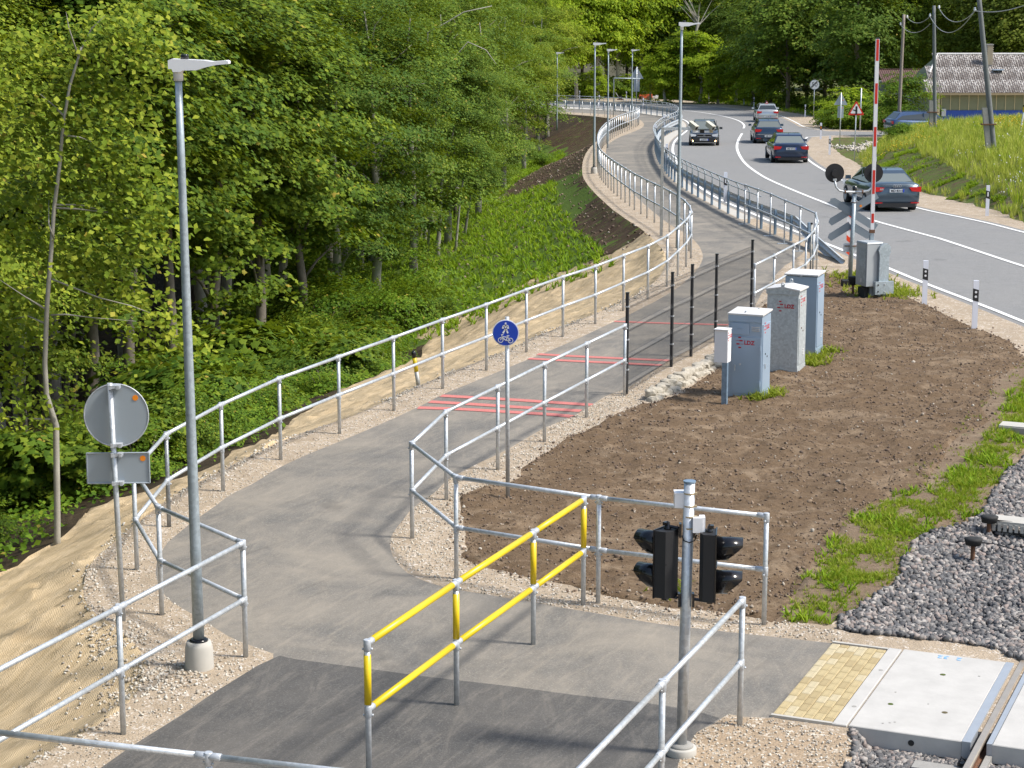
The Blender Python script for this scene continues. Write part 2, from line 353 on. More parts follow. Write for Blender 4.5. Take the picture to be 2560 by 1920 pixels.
def rots(n, tilt=.3, rng=RNG):
    a = rng.uniform(0, 2*np.pi, n); b = rng.normal(0, tilt, n); c = rng.normal(0, tilt, n)
    ca, sa, cb, sb, cc, scn = np.cos(a), np.sin(a), np.cos(b), np.sin(b), np.cos(c), np.sin(c); z = np.zeros(n); o = np.ones(n)
    Rz = np.stack([np.stack([ca, -sa, z], 1), np.stack([sa, ca, z], 1), np.stack([z, z, o], 1)], 1)
    Rx = np.stack([np.stack([o, z, z], 1), np.stack([z, cb, -sb], 1), np.stack([z, sb, cb], 1)], 1)
    Ry = np.stack([np.stack([cc, z, scn], 1), np.stack([z, o, z], 1), np.stack([-scn, z, cc], 1)], 1)
    return Rz @ Rx @ Ry
def pts_in(poly, n, rng=RNG):
    poly = np.asarray(poly); lo = poly.min(0); hi = poly.max(0); out = np.zeros((0, 2))
    while len(out) < n:
        q = rng.uniform(lo, hi, (n*2, 2)); out = np.vstack([out, q[inside(q[:, 0], q[:, 1], poly)]])
    return out[:n]
# ------------------------------------------------------------------ the ground, cut into regions that share their edges
PATH_L = [(-300,2350),(160,1985),(251,1920),(339,1859),(459,1785),(517,1743),(640,1666),(698,1639),(640,1618),(579,1596),(540,1573),(474,1531),(417,1500),(392,1454),(386,1423),(403,1380),(424,1350),(474,1311),(528,1272),(579,1234),(640,1205),(698,1168),(756,1141),(871,1095),(968,1053),(1045,1018),(1103,987),(1180,956),(1280,915),(1396,868),(1473,833),(1565,790),(1627,760),(1685,727),(1716,702),(1743,675),(1756,652),(1757,632),(1742,606),(1712,582),(1675,562),(1640,535),(1604,505),(1573,474),(1550,451),(1531,424),(1519,403),(1514,383),(1517,365),(1527,355),(1550,342),(1577,332),(1600,323),(1611,314),(1608,305),(1596,297),(1560,290),(1519,286),(1434,281),(1380,279),(1300,278)]
GUARD_PX = [(1300,268),(1380,269.5),(1434.9,272),(1468.8,273.3),(1500,275),(1538,277),(1559,278.3),(1586,281.7),(1610,284.4),(1631.6,287.8),(1651,289.9),(1669,293),(1683,297),(1695,303),(1701,312.4),(1697,321),(1686,327),(1675,332),(1663,339),(1650,350),(1641,361),(1637,373),(1640,385.6),(1643.8,397.8),(1648.8,410),(1659,423.6),(1668.9,438.5),(1685.4,454.8),(1708,471.7),(1738,490),(1775,510),(1817,533),(1870,558),(1937,586.5),(2020.7,621.7)]
PATH_R = [(2012,628),(2000,640),(1950,672),(1895,745),(1885,780),(1774,848),(1724,875),(1681,895),(1646,918),(1619,937),(1589,956),(1558,976),(1519,987),(1484,1010),(1434,1041),(1373,1064),(1330,1087),(1257,1130),(1192,1161),(1141,1185),(1122,1195),(1084,1234),(1049,1257),(1020,1280),(987,1326),(976,1349),(978,1380),(995,1411),(1026,1438),(1084,1461),(1161,1477),(1219,1486),(1280,1498),(1349,1508),(1415,1521),(1473,1529),(1589,1550),(1666,1563),(1782,1575),(1920,1590),(2086,1608)]
PATH_T = [(2086,1608),(1930,1795),(1859,1791),(1820,1785),(1780,1812),(1743,1830),(1716,1870),(1697,1900),(1693,1925),(1650,2050),(1560,2350)]
guard = chaikin(pxl(GUARD_PX), 2)
pl_ = chaikin(pxl(PATH_L), 1); pr_ = chaikin(pxl(PATH_R), 1); ptl = pxl(PATH_T)
path_poly = np.vstack([pl_, guard, pr_, ptl])
EDGE_L = [(2900,940),(2560,806),(2441,758),(2306,707),(2202,663),(2140,640),(2090,619),(2040,600),(1940,560),(1859,525),(1812,505),(1778,488),(1735,459),(1705,427),(1690,400),(1681,380),(1682.7,362.6),(1687,353),(1697.6,342),(1714,330),(1724,320),(1725,311),(1717,303),(1703,297),(1680,291),(1651,284.5),(1610,278.5),(1560,273),(1500,270),(1434,267),(1300,264)]
EDGE_R = [(2900,680),(2560,582),(2460,555),(2298,523),(2200,494),(2124,459),(2101,449),(2063,428),(2030,408),(2012,392),(2000,375),(2003,358),(2018,343)]
EDGE_R2 = [(2080,328),(2036,322),(2009,318),(1989,305),(1951,289),(1925,282),(1882,277),(1781,266),(1704,261),(1600,256),(1500,254),(1300,252)]
CENTER = [[(2900,770),(2560,667),(2479,640),(2383,608),(2267,575),(2175,550),(2074,513),(1997,482),(1920,449),(1886,428),(1862,409),(1849,390),(1841,370),(1845,351),(1855,334)],
          [(1859,321),(1862,314),(1851,303),(1820,293),(1762,282),(1704,275),(1640,270)]]
eL = chaikin(pxl(EDGE_L), 2); eR = chaikin(pxl(EDGE_R), 2); eR2 = chaikin(pxl(EDGE_R2), 2)
side_top = pxl([(2330,331),(2240,330),(2080,327)]); side_bot = pxl([(2018,344),(2080,338),(2230,338.5),(2330,339)])
road_poly = np.vstack([offset(eL, -.0)[:1], offset(eL, .25), offset(eR2, .3)[::-1], side_top[::-1][1:], side_bot[::-1], offset(eR, -.3)[::-1]])
strip_poly = np.vstack([guard[4:-6], offset(eL, .45)[::-1][4:][:0]]) if False else None
gm = guard[(guard[:, 1] > 66)]
i0 = [i for i in range(len(eL)) if eL[i, 1] > 66]
strip_poly = np.vstack([offset(gm, .05), offset(eL[i0], .3)])
SOIL_PX = [(2225,700),(2267,740),(2290,752),(2364,787),(2441,825),(2518,852),(2545,871),(2570,905),(2537,918),(2499,941),(2472,987),(2452,1026),(2472,1057),(2421,1076),(2383,1107),(2344,1165),(2325,1211),(2279,1230),(2229,1240),(2151,1275),(2086,1330),(2036,1407),(1997,1465),(1959,1511),(1950,1556),(1920,1550),(1820,1531),(1704,1523),(1627,1508),(1496,1492),(1396,1457),(1319,1446),(1238,1423),(1175,1400),(1153,1338),(1149,1250),(1180,1234),(1219,1219),(1280,1199),(1319,1161),(1357,1138),(1423,1095),(1473,1072),(1550,1033),(1616,1010),(1650,1006),(1716,979),(1762,945),(1809,900),(1880,800),(1960,720),(2063,684),(2105,682),(2160,690)]
soil_poly = chaikin(pxl(SOIL_PX), 1, True)
GRASS_PX = [(2700,900),(2560,930),(2505,1000),(2478,1068),(2400,1150),(2325,1211),(2279,1230),(2229,1240),(2151,1275),(2086,1330),(2036,1407),(1997,1465),(1955,1520),(1960,1553),(2030,1560),(2086,1569),(2151,1511),(2229,1465),(2262,1400),(2286,1350),(2344,1330),(2421,1311),(2470,1280),(2500,1200),(2560,1140),(2750,1040)]
grass_poly = chaikin(pxl(GRASS_PX), 1, True)
BALL_PX = [(2086,1569),(2151,1511),(2229,1465),(2262,1400),(2286,1350),(2344,1330),(2421,1311),(2470,1280),(2500,1200),(2560,1140),(2750,1040),(3400,1150),(3300,1760),(2900,1720),(2560,1655),(2530,1646),(2491,1627),(2402,1612),(2267,1596),(2136,1583)]
ball_poly = chaikin(pxl(BALL_PX), 1, True)
BALL2_PX = [(2128,1796),(2128,1835),(2140,1870),(2115,1930),(2090,2060),(2080,2400),(3300,2500),(3300,1900),(2700,1860),(2440,1828)]
ball2_poly = pxl(BALL2_PX)
SANDR_PX = [(2120,1838),(1930,1797),(1859,1793),(1820,1787),(1780,1814),(1743,1832),(1716,1872),(1697,1902),(1693,1927),(1650,2052),(1560,2352),(2080,2402),(2090,2060),(2115,1930),(2140,1870)]
sand_poly = pxl(SANDR_PX)
DARK_PX = [(698,1639),(740,1648),(910,1670),(1045,1689),(1280,1716),(1434,1737),(1608,1756),(1685,1768),(1745,1779),(1800,1795),(1743,1830),(1716,1870),(1697,1900),(1693,1925),(1650,2050),(1560,2350),(-300,2350),(160,1985),(251,1920),(339,1859),(459,1785),(517,1743),(640,1666)]
dark_poly = pxl(DARK_PX)
BURL_PX = [(-300,1560),(0,1434),(50,1415),(73,1392),(116,1369),(147,1351),(170,1334),(193,1311),(216,1284),(289,1253),(366,1230),(444,1199),(501,1180),(559,1153),(579,1134),(640,1111),(709,1076),(729,1049),(794,1014),(856,976),(925,952),(987,922),(1037,902),(1057,871),(1072,850),(1037,848),(1033,833),(1084,810),(1138,794),(1199,779),(1242,763),(1280,723),(1338,698),(1415,682),(1511,642),(1531,636),(1581,606),(1627,579),(1648,590)]
burl_low = hxl(BURL_PX)
ncr = [p for p in crest if p[1] < 60.5]
burl_poly = np.vstack([crest[:len(ncr)], burl_low[::-1], [[-12, 9]]])
FARGREEN_PX = [(1200,243),(1380,243.5),(1600,247),(1700,250),(1781,256),(1840,262.5),(1874,266.6),(1951,277.5),(1996,284),(2036.6,293.7),(2057,304.6),(2064,313),(2077,322),(2140,325),(2240,325.5),(2330,326)]
fg = pxl(FARGREEN_PX); fargreen_poly = np.vstack([fg, [[95, 128], [95, 330], [-110, 330], [-110, 215]]])
VSOIL_PX = [(2086,370),(2078,355),(2084,344),(2150,343),(2235,343),(2210,358),(2165,385),(2150,405),(2200,440),(2306,482),(2290,474),(2167,425),(2136,404),(2105,388)]
vsoil_poly = pxl(VSOIL_PX)
BARE_PX = [(2900,622),(2560,552),(2491,524),(2383,498),(2306,478),(2215,440),(2160,402),(2200,388),(2245,376),(2290,372),(2325,395),(2394,430),(2440,468),(2500,498),(2560,536),(2900,610)]
bare_poly = hxl(BARE_PX)
DUST_PX = [(2537,885),(2700,880),(2700,1040),(2520,1070),(2440,1150),(2345,1225),(2250,1290),(2120,1350),(2060,1440),(2010,1500),(1975,1555),(1940,1556),(1960,1500),(2080,1300),(2300,1150),(2440,1000)]
REG = [('dust', chaikin(pxl(DUST_PX), 1, True)), ('fargreen', fargreen_poly), ('mound', toe), ('bare', bare_poly), ('vsoil', vsoil_poly), ('burlap', burl_poly), ('soil', soil_poly), ('ballast', ball_poly), ('ballast2', ball2_poly), ('grassband', grass_poly), ('sand', sand_poly),
       ('strip', strip_poly), ('road', road_poly), ('path', path_poly), ('dark', dark_poly)]
ROUGH = dict(dust=.15, soil=.16, burlap=.05, ballast=.12, grassband=.12, sand=.04, path=.018, vsoil=.15, bare=.5, fargreen=.5, mound=.3)
def rough_edge(P, amp, closed=True):
    P = np.vstack([P, P[:1]]) if closed else P; Q = [P[0]]
    for a, b in zip(P[:-1], P[1:]):
        L = np.linalg.norm(b-a); ym = max(8, (a[1]+b[1])/2); st = max(.16, .011*ym); k = max(1, min(200, int(L/st)))
        if a[1] > 135 or abs(a[0]) > 40: k = max(1, int(L/6))
        for i in range(1, k+1): Q.append(a+(b-a)*i/k)
    Q = np.array(Q[:-1] if closed else Q)
    if amp:
        n1 = fbm(Q[:, 0]*2.1, Q[:, 1]*2.1, 3)-.45; n2 = fbm(Q[:, 0]*2.1+50, Q[:, 1]*2.1, 9)-.45
        Q = Q+np.stack([n1, n2], 1)*amp*2.2
    return Q
DX0, DX1, DY0, DY1 = -110, 95, 4, 330
vs = [(DX0, DY0), (DX1, DY0), (DX1, DY1), (DX0, DY1)]; es = [(0, 1), (1, 2), (2, 3), (3, 0)]; polys = {}
def addloop(Q, closed=True):
    global vs, es
    Q = np.clip(Q, [DX0, DY0], [DX1, DY1]); o = len(vs); vs += [tuple(p) for p in Q]; m = len(Q)
    es += [(o+i, o+(i+1) % m) for i in range(m if closed else m-1)]; return Q
for nme, P in REG: polys[nme] = addloop(rough_edge(np.array(P), ROUGH.get(nme, 0)))
cr_d = resample(crest, .35); addloop(cr_d, False); crest = cr_d[::2]
# interior points: density falls with distance
gp = []; y = 5.
while y < 330:
    st = np.clip(.0095*y, .17, 3.2)*(1 if y < 170 else 2); hw = .30*y+4 if y < 200 else 110
    for x in np.arange(-hw, hw, st): gp.append((x+random.uniform(-.3, .3)*st, y+random.uniform(-.3, .3)*st))
    y += st
    for x in np.concatenate([np.arange(-110, -hw, 5), np.arange(hw+2, 95, 5)]):
        if random.random() < st/5: gp.append((x+random.random(), y))
gp = np.array(gp); gp = gp[(gp[:, 0] > DX0+.5) & (gp[:, 0] < DX1-.5) & (gp[:, 1] > DY0+.5) & (gp[:, 1] < DY1-.5)]
ex = [pts_in(burl_poly, 15000), pts_in(soil_poly, 20000)]
gp = np.vstack([gp]+ex)
# keep grid points off the constraint vertices
vs += [tuple(p) for p in gp]
_v, _e, _f, _, _, _ = delaunay_2d_cdt([Vector(p) for p in vs], es, [], 0, 1e-4, False)
GV = np.array([(p.x, p.y) for p in _v]); GF = np.array([f for f in _f if len(f) == 3])
cen = GV[GF].mean(1)
regid = np.zeros(len(GF), int)
d_, sg_, nx_, ny_ = dist_poly(cen[:, 0], cen[:, 1], crest); s_ = np.where(sg_ > 0, d_, 0)
nse = fbm(cen[:, 0]*.6, cen[:, 1]*.6, 5)
slim = np.interp(ny_, [58, 72, 80, 98, 108], [.7, .5, -.5, -.5, 4.])
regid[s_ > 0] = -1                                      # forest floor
regid[(s_ > 0) & (ny_ > 58) & (s_ < slim+nse*1.8) & (cen[:, 1] < 175)] = -2     # dark soil slope
regid[(s_ > 0) & (ny_ > 58) & (s_ >= slim+nse*1.8) & (s_ < 13) & (cen[:, 1] < 175)] = -3
_bur = (s_ > 0) & (s_ < .7) & (cen[:, 1] < 60)
for i, (nme, _) in enumerate(REG):
    m = inside(cen[:, 0], cen[:, 1], polys[nme])
    if nme in ('burlap',): m = (m & (s_ > 0)) | _bur
    if nme == 'fargreen': m &= s_ <= 0
    regid[m] = i+1
GZ = terrain(GV[:, 0], GV[:, 1])
def vmask(ids):
    a = np.isin(regid, ids); inn = np.ones(len(GV), bool); inn[GF[~a].ravel()] = False; h = np.zeros(len(GV), bool); h[GF[a].ravel()] = True; return h & inn
rid = {n: i+1 for i, (n, _) in enumerate(REG)}
X_, Y_ = GV[:, 0], GV[:, 1]
m = vmask([rid['soil']]); GZ[m] += (.12*(fbm(X_*1.1, Y_*1.1, 1)-.45)+.09*(fbm(X_*4.5, Y_*4.5, 2, 2)-.45)+.05*(vn(X_*11, Y_*11, 6)-.5))[m]+.03
m = vmask([rid['vsoil'], rid['bare'], -2]); GZ[m] += (.16*(fbm(X_*1.5, Y_*1.5, 1)-.45))[m]
m = vmask([rid['mound'], rid['grassband'], -3, -1]); GZ[m] += (.22*(fbm(X_*.9, Y_*.9, 6)-.45))[m]
A_ = X_*R2[0]+Y_*R2[1]; B_ = X_*P2[0]+Y_*P2[1]+.5*np.sin(A_*.5)
m = vmask([rid['burlap']]); GZ[m] += (.06*(fbm(A_*.3, B_*1.4, 11)-.45)+.085*((1-np.abs(2*vn(A_*.42, B_*2.6, 12)-1))**2-.4)+.05*((1-np.abs(2*vn(A_*.7, B_*6.5, 15)-1))**2-.4)+.05*(fbm(A_*1.6, B_*9, 13, 2)-.4))[m]
m = vmask([rid['ballast']]); dd = dist_poly(X_, Y_, ball_poly, True)[0]; GZ[m] += (-.16*np.clip(dd/.8, 0, 1)+.03*(fbm(X_*3, Y_*3, 12)-.4))[m]
m = vmask([rid['ballast2']]); dd = dist_poly(X_, Y_, ball2_poly, True)[0]; GZ[m] -= (.17+.05*fbm(X_*3, Y_*3, 5))[m]
m = vmask([0]); GZ[m] += (.025*(fbm(X_*2.5, Y_*2.5, 14)-.45))[m]
m = vmask([rid['sand']]); GZ[m] += (.06*(fbm(X_*2.5, Y_*2.5, 14)-.4))[m]
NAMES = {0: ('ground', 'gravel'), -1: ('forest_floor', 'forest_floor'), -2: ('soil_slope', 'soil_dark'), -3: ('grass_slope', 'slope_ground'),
         rid['fargreen']: ('far_verge', 'grass_ground'), rid['mound']: ('meadow', 'grass_ground'), rid['bare']: ('bare_bank', 'soil_patchy'), rid['vsoil']: ('verge_soil', 'soil_patchy'),
         rid['burlap']: ('burlap_slope', 'burlap'), rid['soil']: ('soil', 'soil'), rid['ballast']: ('ballast_ground', 'ballast_bed'), rid['ballast2']: ('ballast_ground', 'ballast_bed'),
         rid['grassband']: ('grass_strip', 'soil_dusty'), rid['sand']: ('sand', 'sand'), rid['dust']: ('dusty_soil', 'soil_dusty'), rid['strip']: ('kerb_strip', 'concrete_strip'), rid['road']: ('road', 'asphalt_road'), rid['path']: ('path', 'asphalt_path'), rid['dark']: ('path', 'asphalt_dark')}
P3 = np.column_stack([GV, GZ])
for k, (nm, mt) in NAMES.items():
    F_ = GF[regid == k]
    if not len(F_): continue
    u_, inv = np.unique(F_.ravel(), return_inverse=True)
    a = P3[u_][inv.reshape(-1, 3)]; nz = np.cross(a[:, 1]-a[:, 0], a[:, 2]-a[:, 0])[:, 2]; F2 = inv.reshape(-1, 3); F2[nz < 0] = F2[nz < 0][:, ::-1]
    o = put(nm, mesh_np(nm, P3[u_], F2, MT[mt], True)); o['kind'] = 'structure'
# ---- painted lines: thin sheets over the asphalt
def ribbon(name, P, w, mat, lift=.006, st=.5, parent=None, kind=True):
    P = resample(P, st); a = offset(P, w/2); b = offset(P, -w/2); n = len(P)
    za = terrain(a[:, 0], a[:, 1])+lift; zb = terrain(b[:, 0], b[:, 1])+lift
    V = np.vstack([np.column_stack([a, za]), np.column_stack([b, zb])]); F_ = [(i, n+i, n+i+1, i+1) for i in range(n-1)]
    o = put(name, mesh_np(name, V, F_, MT[mat]), parent)
    if kind: o['kind'] = 'structure'
    return o
ribbon('road_marking', eL, .14, 'line_white', .012); ribbon('road_marking', eR, .14, 'line_white', .012); ribbon('road_marking', eR2[3:], .14, 'line_white', .012)
ribbon('road_marking', pxl([(2018,343),(2050,341),(2090,339.5)]), .14, 'line_white', .012)
for cl in CENTER: ribbon('road_marking', chaikin(pxl(cl), 2), .15, 'line_white', .012)
def redline(L, w): 
    ribbon('path_marking', chaikin(pxl(L), 1), w, 'red_line', .008, .25)
redline([(1103,990),(1193,995),(1300,1001),(1400,1008),(1481,1013)], .22)
redline([(1074,1005),(1180,1011),(1300,1019),(1390,1024),(1452,1028)], .22)
redline([(1045,1020),(1150,1023),(1280,1031),(1380,1037),(1431,1042)], .22)
redline([(1344,886),(1450,892),(1560,897),(1674,902)], .2)
redline([(1322,897),(1430,903),(1540,908),(1655,914)], .2)
redline([(1536,804),(1640,808),(1760,811),(1822,813)], .16)
# ------------------------------------------------------------------ tube railings
PH = 1.3
def post_mesh(mat='galv', h=PH, r=.0285):
    return MB().tube([(0, 0, -.05), (0, 0, h-.02)], r, 12).mesh('post', MT[mat], True)
def clamp_mesh(z, cap=False):
    b = MB().tube([(0, 0, z-.075), (0, 0, z-.07), (0, 0, z+.03), (0, 0, z+.035)], [.03, .0345, .0345, .032], 12)
    b.box((.041, 0, z-.055), (.016, .022, .02)); b.box((-.041, 0, z-.055), (.012, .016, .016)); return b.mesh('clamp', MT['clamp'], True)
PM = {'galv': post_mesh(), 'thin': post_mesh(r=.024)}
CM = [clamp_mesh(PH-.02), clamp_mesh(PH/2)]
def sleeve_mesh(): return MB().tube([(-.055, 0, 0), (-.05, 0, 0), (.05, 0, 0), (.055, 0, 0)], [.028, .0325, .0325, .028], 12).mesh('rail_sleeve', MT['clamp'], True)
SLV = sleeve_mesh()
def fence(label, pts, group, near=True, ends=True, rail_mat='galv', r=.0265, skip_post=(), lower=True):
    """tube railing: pts = post feet (x,y,z)"""
    t = thing('tube_railing', label, 'railing', tuple(pts[0]), group=group); o0 = np.array(pts[0])
    for i, p in enumerate(pts):
        q = tuple(np.array(p)-o0)
        if i in skip_post: continue
        put('post', PM['galv' if near else 'thin'], t, q)
        if near or i % 1 == 0: put('clamp', CM[0], t, q, rz=i*1.3); put('clamp', CM[1], t, q, rz=i*1.3)
    for i in range(len(pts)-1):
        a, b = np.array(pts[i])-o0, np.array(pts[i+1])-o0
        for h in ([PH-.02, PH/2] if lower else [PH-.02]):
            z = np.array([0, 0, h]); MB().tube([a+z, b+z], r, 12).build('rail', MT[rail_mat], t, smooth=True)
            if near:
                d = b-a; L = np.linalg.norm(d); ang = math.atan2(d[1], d[0])
                for e, sg in ((a, 1), (b, -1)):
                    pos = e+z+d/L*.055*sg; put('rail_sleeve', SLV, t, tuple(pos), rz=ang)
    return t
def W3(L): return [G(u, v) for u, v in L]
P4_, P3_, P2_, P1_ = W3(FA_PX[:4]); P5_ = P4_+(P4_-P3_)*1.0
long_px = FA_PX[4:]
fence('grey tube railing stepping round the lamp post at bottom left', [P5_+(P4_-P3_), P5_, P4_, P3_, P2_, P1_, G(*FA_PX[4])], 'tube railings along the path')
fence('long railing between burlap slope and path, curving away to the far trees', W3(long_px)+[np.array([*p, float(z0(p[1]))]) for p in FA_far[1:]], 'tube railings along the path')
fence('grey tube railing around the brown soil plot, with a corner over the path bend', W3([(1561,989),(1466,1044),(1361,1105),(1244.5,1174),(1116,1249.5),(1030.8,1345.6),(1141,1446),(1495,1507.6),(1909.6,1561.6)]), 'tube railings along the path')
C1_ = G(1849, 1814); C2_ = G(1656, 1708, PH-.02); C2_[2] = 0
fence('short grey tube railing at bottom right in front of the signal post', [C1_, C2_, C2_*2-C1_, C2_*3-C1_*2], 'tube railings along the path')
e0, e1 = G(0, 1832, PH-.02), G(521, 1891, PH-.02); e0[2] = e1[2] = 0; du_ = (e1-e0)/np.linalg.norm(e1-e0)
fence('nearest grey tube railing crossing the bottom left corner of the photo', [e1-du_*4, e1-du_*2, e1, e1+du_*2], 'tube railings along the path')
# yellow staggered barrier
def yellow_fence():
    pts = [G(917.8, 1608, PH-.02), *W3([(1141.5, 1762), (1333, 1611), (1458, 1511.5)])]; pts[0][2] = 0
    t = thing('chicane_railing', 'railing with yellow sleeved tubes standing on the asphalt', 'railing', tuple(pts[0])); o0 = pts[0]
    ym = MB().tube([(0, 0, PH/2+.05), (0, 0, PH-.13)], .034, 14).mesh('yellow_sleeve', MT['yellow'], True)
    for i, p in enumerate(pts):
        q = tuple(p-o0); put('post', PM['galv'], t, q); put('clamp', CM[0], t, q); put('clamp', CM[1], t, q); put('yellow_sleeve', ym, t, q, label='yellow plastic sleeve')
    for a, b in zip(pts[:-1], pts[1:]):
        a = a-o0; b = b-o0; d = (b-a)/np.linalg.norm(b-a)
        for h in (PH-.02, PH/2):
            z = np.array([0, 0, h]); MB().tube([a+z, b+z], .026, 12).build('rail', MT['galv'], t, smooth=True)
            MB().tube([a+z+d*.10, b+z-d*.10], .034, 14).build('yellow_sleeve', MT['yellow'], t, smooth=True, label='yellow plastic sleeve')
            for e, sg in ((a, 1), (b, -1)): put('rail_sleeve', SLV, t, tuple(e+z+d*.06*sg), rz=math.atan2(d[1], d[0]))
yellow_fence()
# fence by the road end + plates
roadside = W3([(1861.4,560.7),(1892.3,574.3),(1925,590),(1960.4,609.5),(1998.3,628.5),(2036,649)])
tf_ = fence('railing on foot plates beside the guardrail end, turning back to the black mesh fence', roadside+W3([(2041,675),(2031,702),(2012,727),(1981,746),(1933,777),(1884,806)]), 'tube railings along the path', near=False)
for p in roadside: MB().box((p[0]-roadside[0][0]-.05, p[1]-roadside[0][1], p[2]-roadside[0][2]+.008), (.30, .16, .014)).build('foot_plate', MT['galv'], tf_)
# ------------------------------------------------------------------ black welded mesh fence
def mesh_fence():
    px = [(1566, 985), (1678, 917), (1727.5, 891), (1788, 856), (1877, 809)]; P = W3(px); o0 = P[0]; H = 1.84
    t = thing('mesh_fence', 'black welded mesh fence with five dark posts between the path and the cabinets', 'fence', tuple(o0))
    pm = MB().box((0, 0, H/2), (.065, .045, H)).mesh('post', MT['fence_black']); rz = math.atan2(R2[1], R2[0])
    cp = MB().box((0, 0, 0), (.085, .06, .05)).mesh('fixing', MT['galv'])
    for p in P:
        put('post', pm, t, tuple(p-o0), rz); MB().box((0, 0, H+.01), (.07, .05, .02)).build('post_cap', MT['black'], t, tuple(p-o0))
        for z in (.45, 1.0, 1.6): put('fixing', cp, t, tuple(p-o0+np.array([0, 0, z])), rz, sc=(.9, 1.15, .5))
    for a, b in zip(P[:-1], P[1:]):
        a, b = a-o0, b-o0; d = b-a; L = np.linalg.norm(d[:2]); u = d/L; nrm = np.array([-u[1], u[0], 0]); m = MB(); Hm = 1.72
        prof = [(.04, 0)]
        for zc in (.18, .68, 1.18, 1.60): prof += [(zc-.05, 0), (zc, -.035), (zc+.05, 0)]
        prof += [(Hm, 0)]; n = int(L/.055)
        def bar(p, q, r):
            p = np.array(p); q = np.array(q); e = (u if abs((q-p)[2]) > 1e-6 else np.array([0, 0, 1.]))*r; f = nrm*r
            V = [p+e, p+f, p-e, p-f, q+e, q+f, q-e, q-f]; m.add(V, [(0, 1, 5, 4), (1, 2, 6, 5), (2, 3, 7, 6), (3, 0, 4, 7)])
        for i in range(n+1):
            bp = a+u*(L*(i+.0)/n)
            for (z1, y1), (z2, y2) in zip(prof[:-1], prof[1:]): bar(bp+nrm*y1+[0, 0, z1], bp+nrm*y2+[0, 0, z2], .0027)
        for z, yy in [(.04, 0), (Hm, 0)]+[(zc+dz, y) for zc in (.18, .68, 1.18, 1.60) for dz, y in ((-.05, 0), (0, -.035), (.05, 0))]: bar(a+nrm*yy+[0, 0, z], b+nrm*yy+[0, 0, z], .0034)
        o = m.build('wire_panel', MT['fence_black'], t); o['kind'] = 'stuff'
mesh_fence()
# ------------------------------------------------------------------ street lamps
def lamp(label, base, H, lean=0., size=1., foot=True):
    t = thing('street_lamp', label, 'street lamp', tuple(base), group='street lamps along the path')
    z0_ = .3 if foot else 0.
    if foot:
        MB().lathe([(.15, -.1), (.155, .0), (.148, .22), (.14, .25), (.125, .30), (.09, .30)], 24).build('concrete_foot', MT['concrete_strip'], t, smooth=True)
        MB().lathe([(.10, .29), (.10, .315), (.075, .33)], 20).build('foot_collar', MT['black'], t, smooth=True)
    n = 8; h = H-z0_; m = MB().tube([(lean*k/6, 0, z0_+h*k/6) for k in range(7)], [.062-.027*k/6 for k in range(7)], 12); m.build('pole', MT['galv_pole'], t, smooth=True)
    hd = bpy.data.objects.new('lamp_head', None)
    pr = [(-.085, .0), (-.085, .085), (-.05, .10), (.28, .085), (.36, .072), (.50, .085), (.52, .075), (.52, .05), (.40, .04), (.27, .012), (.20, -.012), (.06, -.015), (.04, -.03), (-.04, -.03), (-.05, 0)]
    M = Matrix.Translation((lean, 0, H)) @ Matrix.Rotation(math.pi/2, 4, 'X')
    b = MB().prism(pr, -.09, .09, M); lh = b.build('lamp_head', MT['white'], t)
    MB().lathe([(.042, H+.09), (.042, H+.135), (.035, H+.145)], 16, (lean+.07, 0, 0)).build('light_sensor', MT['black'], t, smooth=True)
    MB().lathe([(.05, H-.12), (.052, H-.02), (.045, H)], 16, (lean, 0, 0)).build('pole_socket', MT['white'], t, smooth=True)
    return t
lamp('nearest street lamp, on a round concrete foot at the left', G(499, 1669), 6.32, -.03)
lamp('street lamp rising behind the railing bend in the middle, second nearest', G(1694, 620), 6.35, .02, foot=False)
lamp('street lamp on the soil bank, leftmost of three lamps in a row', G(1485, 434), 5.95, 0)
def topfit(u, vt, Y, h): p = AT(u, vt, Y); return np.array([p[0], p[1], p[2]-h])
lamp('slim street lamp, middle one of the three in a row before the far trees', topfit(1521, 127, 118, 6.), 6.0, 0, foot=False)
lamp('farthest street lamp right of the pipe frame, next to the back of a triangle sign', topfit(1581, 127, 150, 5.6), 5.6, 0, foot=False)
lamp('street lamp half hidden by the tree at the left end of the far railing', topfit(1393, 134, 156, 5.9), 5.9, 0, foot=False)
# ------------------------------------------------------------------ signs
def disc(r, th, y=0., z=0., n=40, x=0.):
    M = Matrix.Translation((x, y, z)) @ Matrix.Rotation(math.pi/2, 4, 'X')
    return MB().prism([(r*math.cos(2*math.pi*k/n), r*math.sin(2*math.pi*k/n)) for k in range(n)], -th/2, th/2, M)
def plate(w, h, th, y, z, r=.03, x=0.):
    P = []
    for cx, cy, a0 in ((w/2-r, h/2-r, 0), (-w/2+r, h/2-r, 90), (-w/2+r, -h/2+r, 180), (w/2-r, -h/2+r, 270)):
        for k in range(5): a = math.radians(a0+22.5*k); P.append((cx+r*math.cos(a), cy+r*math.sin(a)))
    return MB().prism(P, -th/2, th/2, Matrix.Translation((x, y, z)) @ Matrix.Rotation(math.pi/2, 4, 'X'))
def tri(s, th, y, z, r=.04, x=0.):          # z = height of the bottom edge
    h = s*.866; c = [(-s/2+r*1.5, r), (s/2-r*1.5, r), (0, h-r*1.7)]; P = []
    for (px, py), a0 in zip(c, (150, 270, 30)):
        for k in range(5): a = math.radians(a0+30*k); P.append((px+r*math.cos(a), py+r*math.sin(a)))
    return MB().prism(P, -th/2, th/2, Matrix.Translation((x, y, z)) @ Matrix.Rotation(math.pi/2, 4, 'X'))
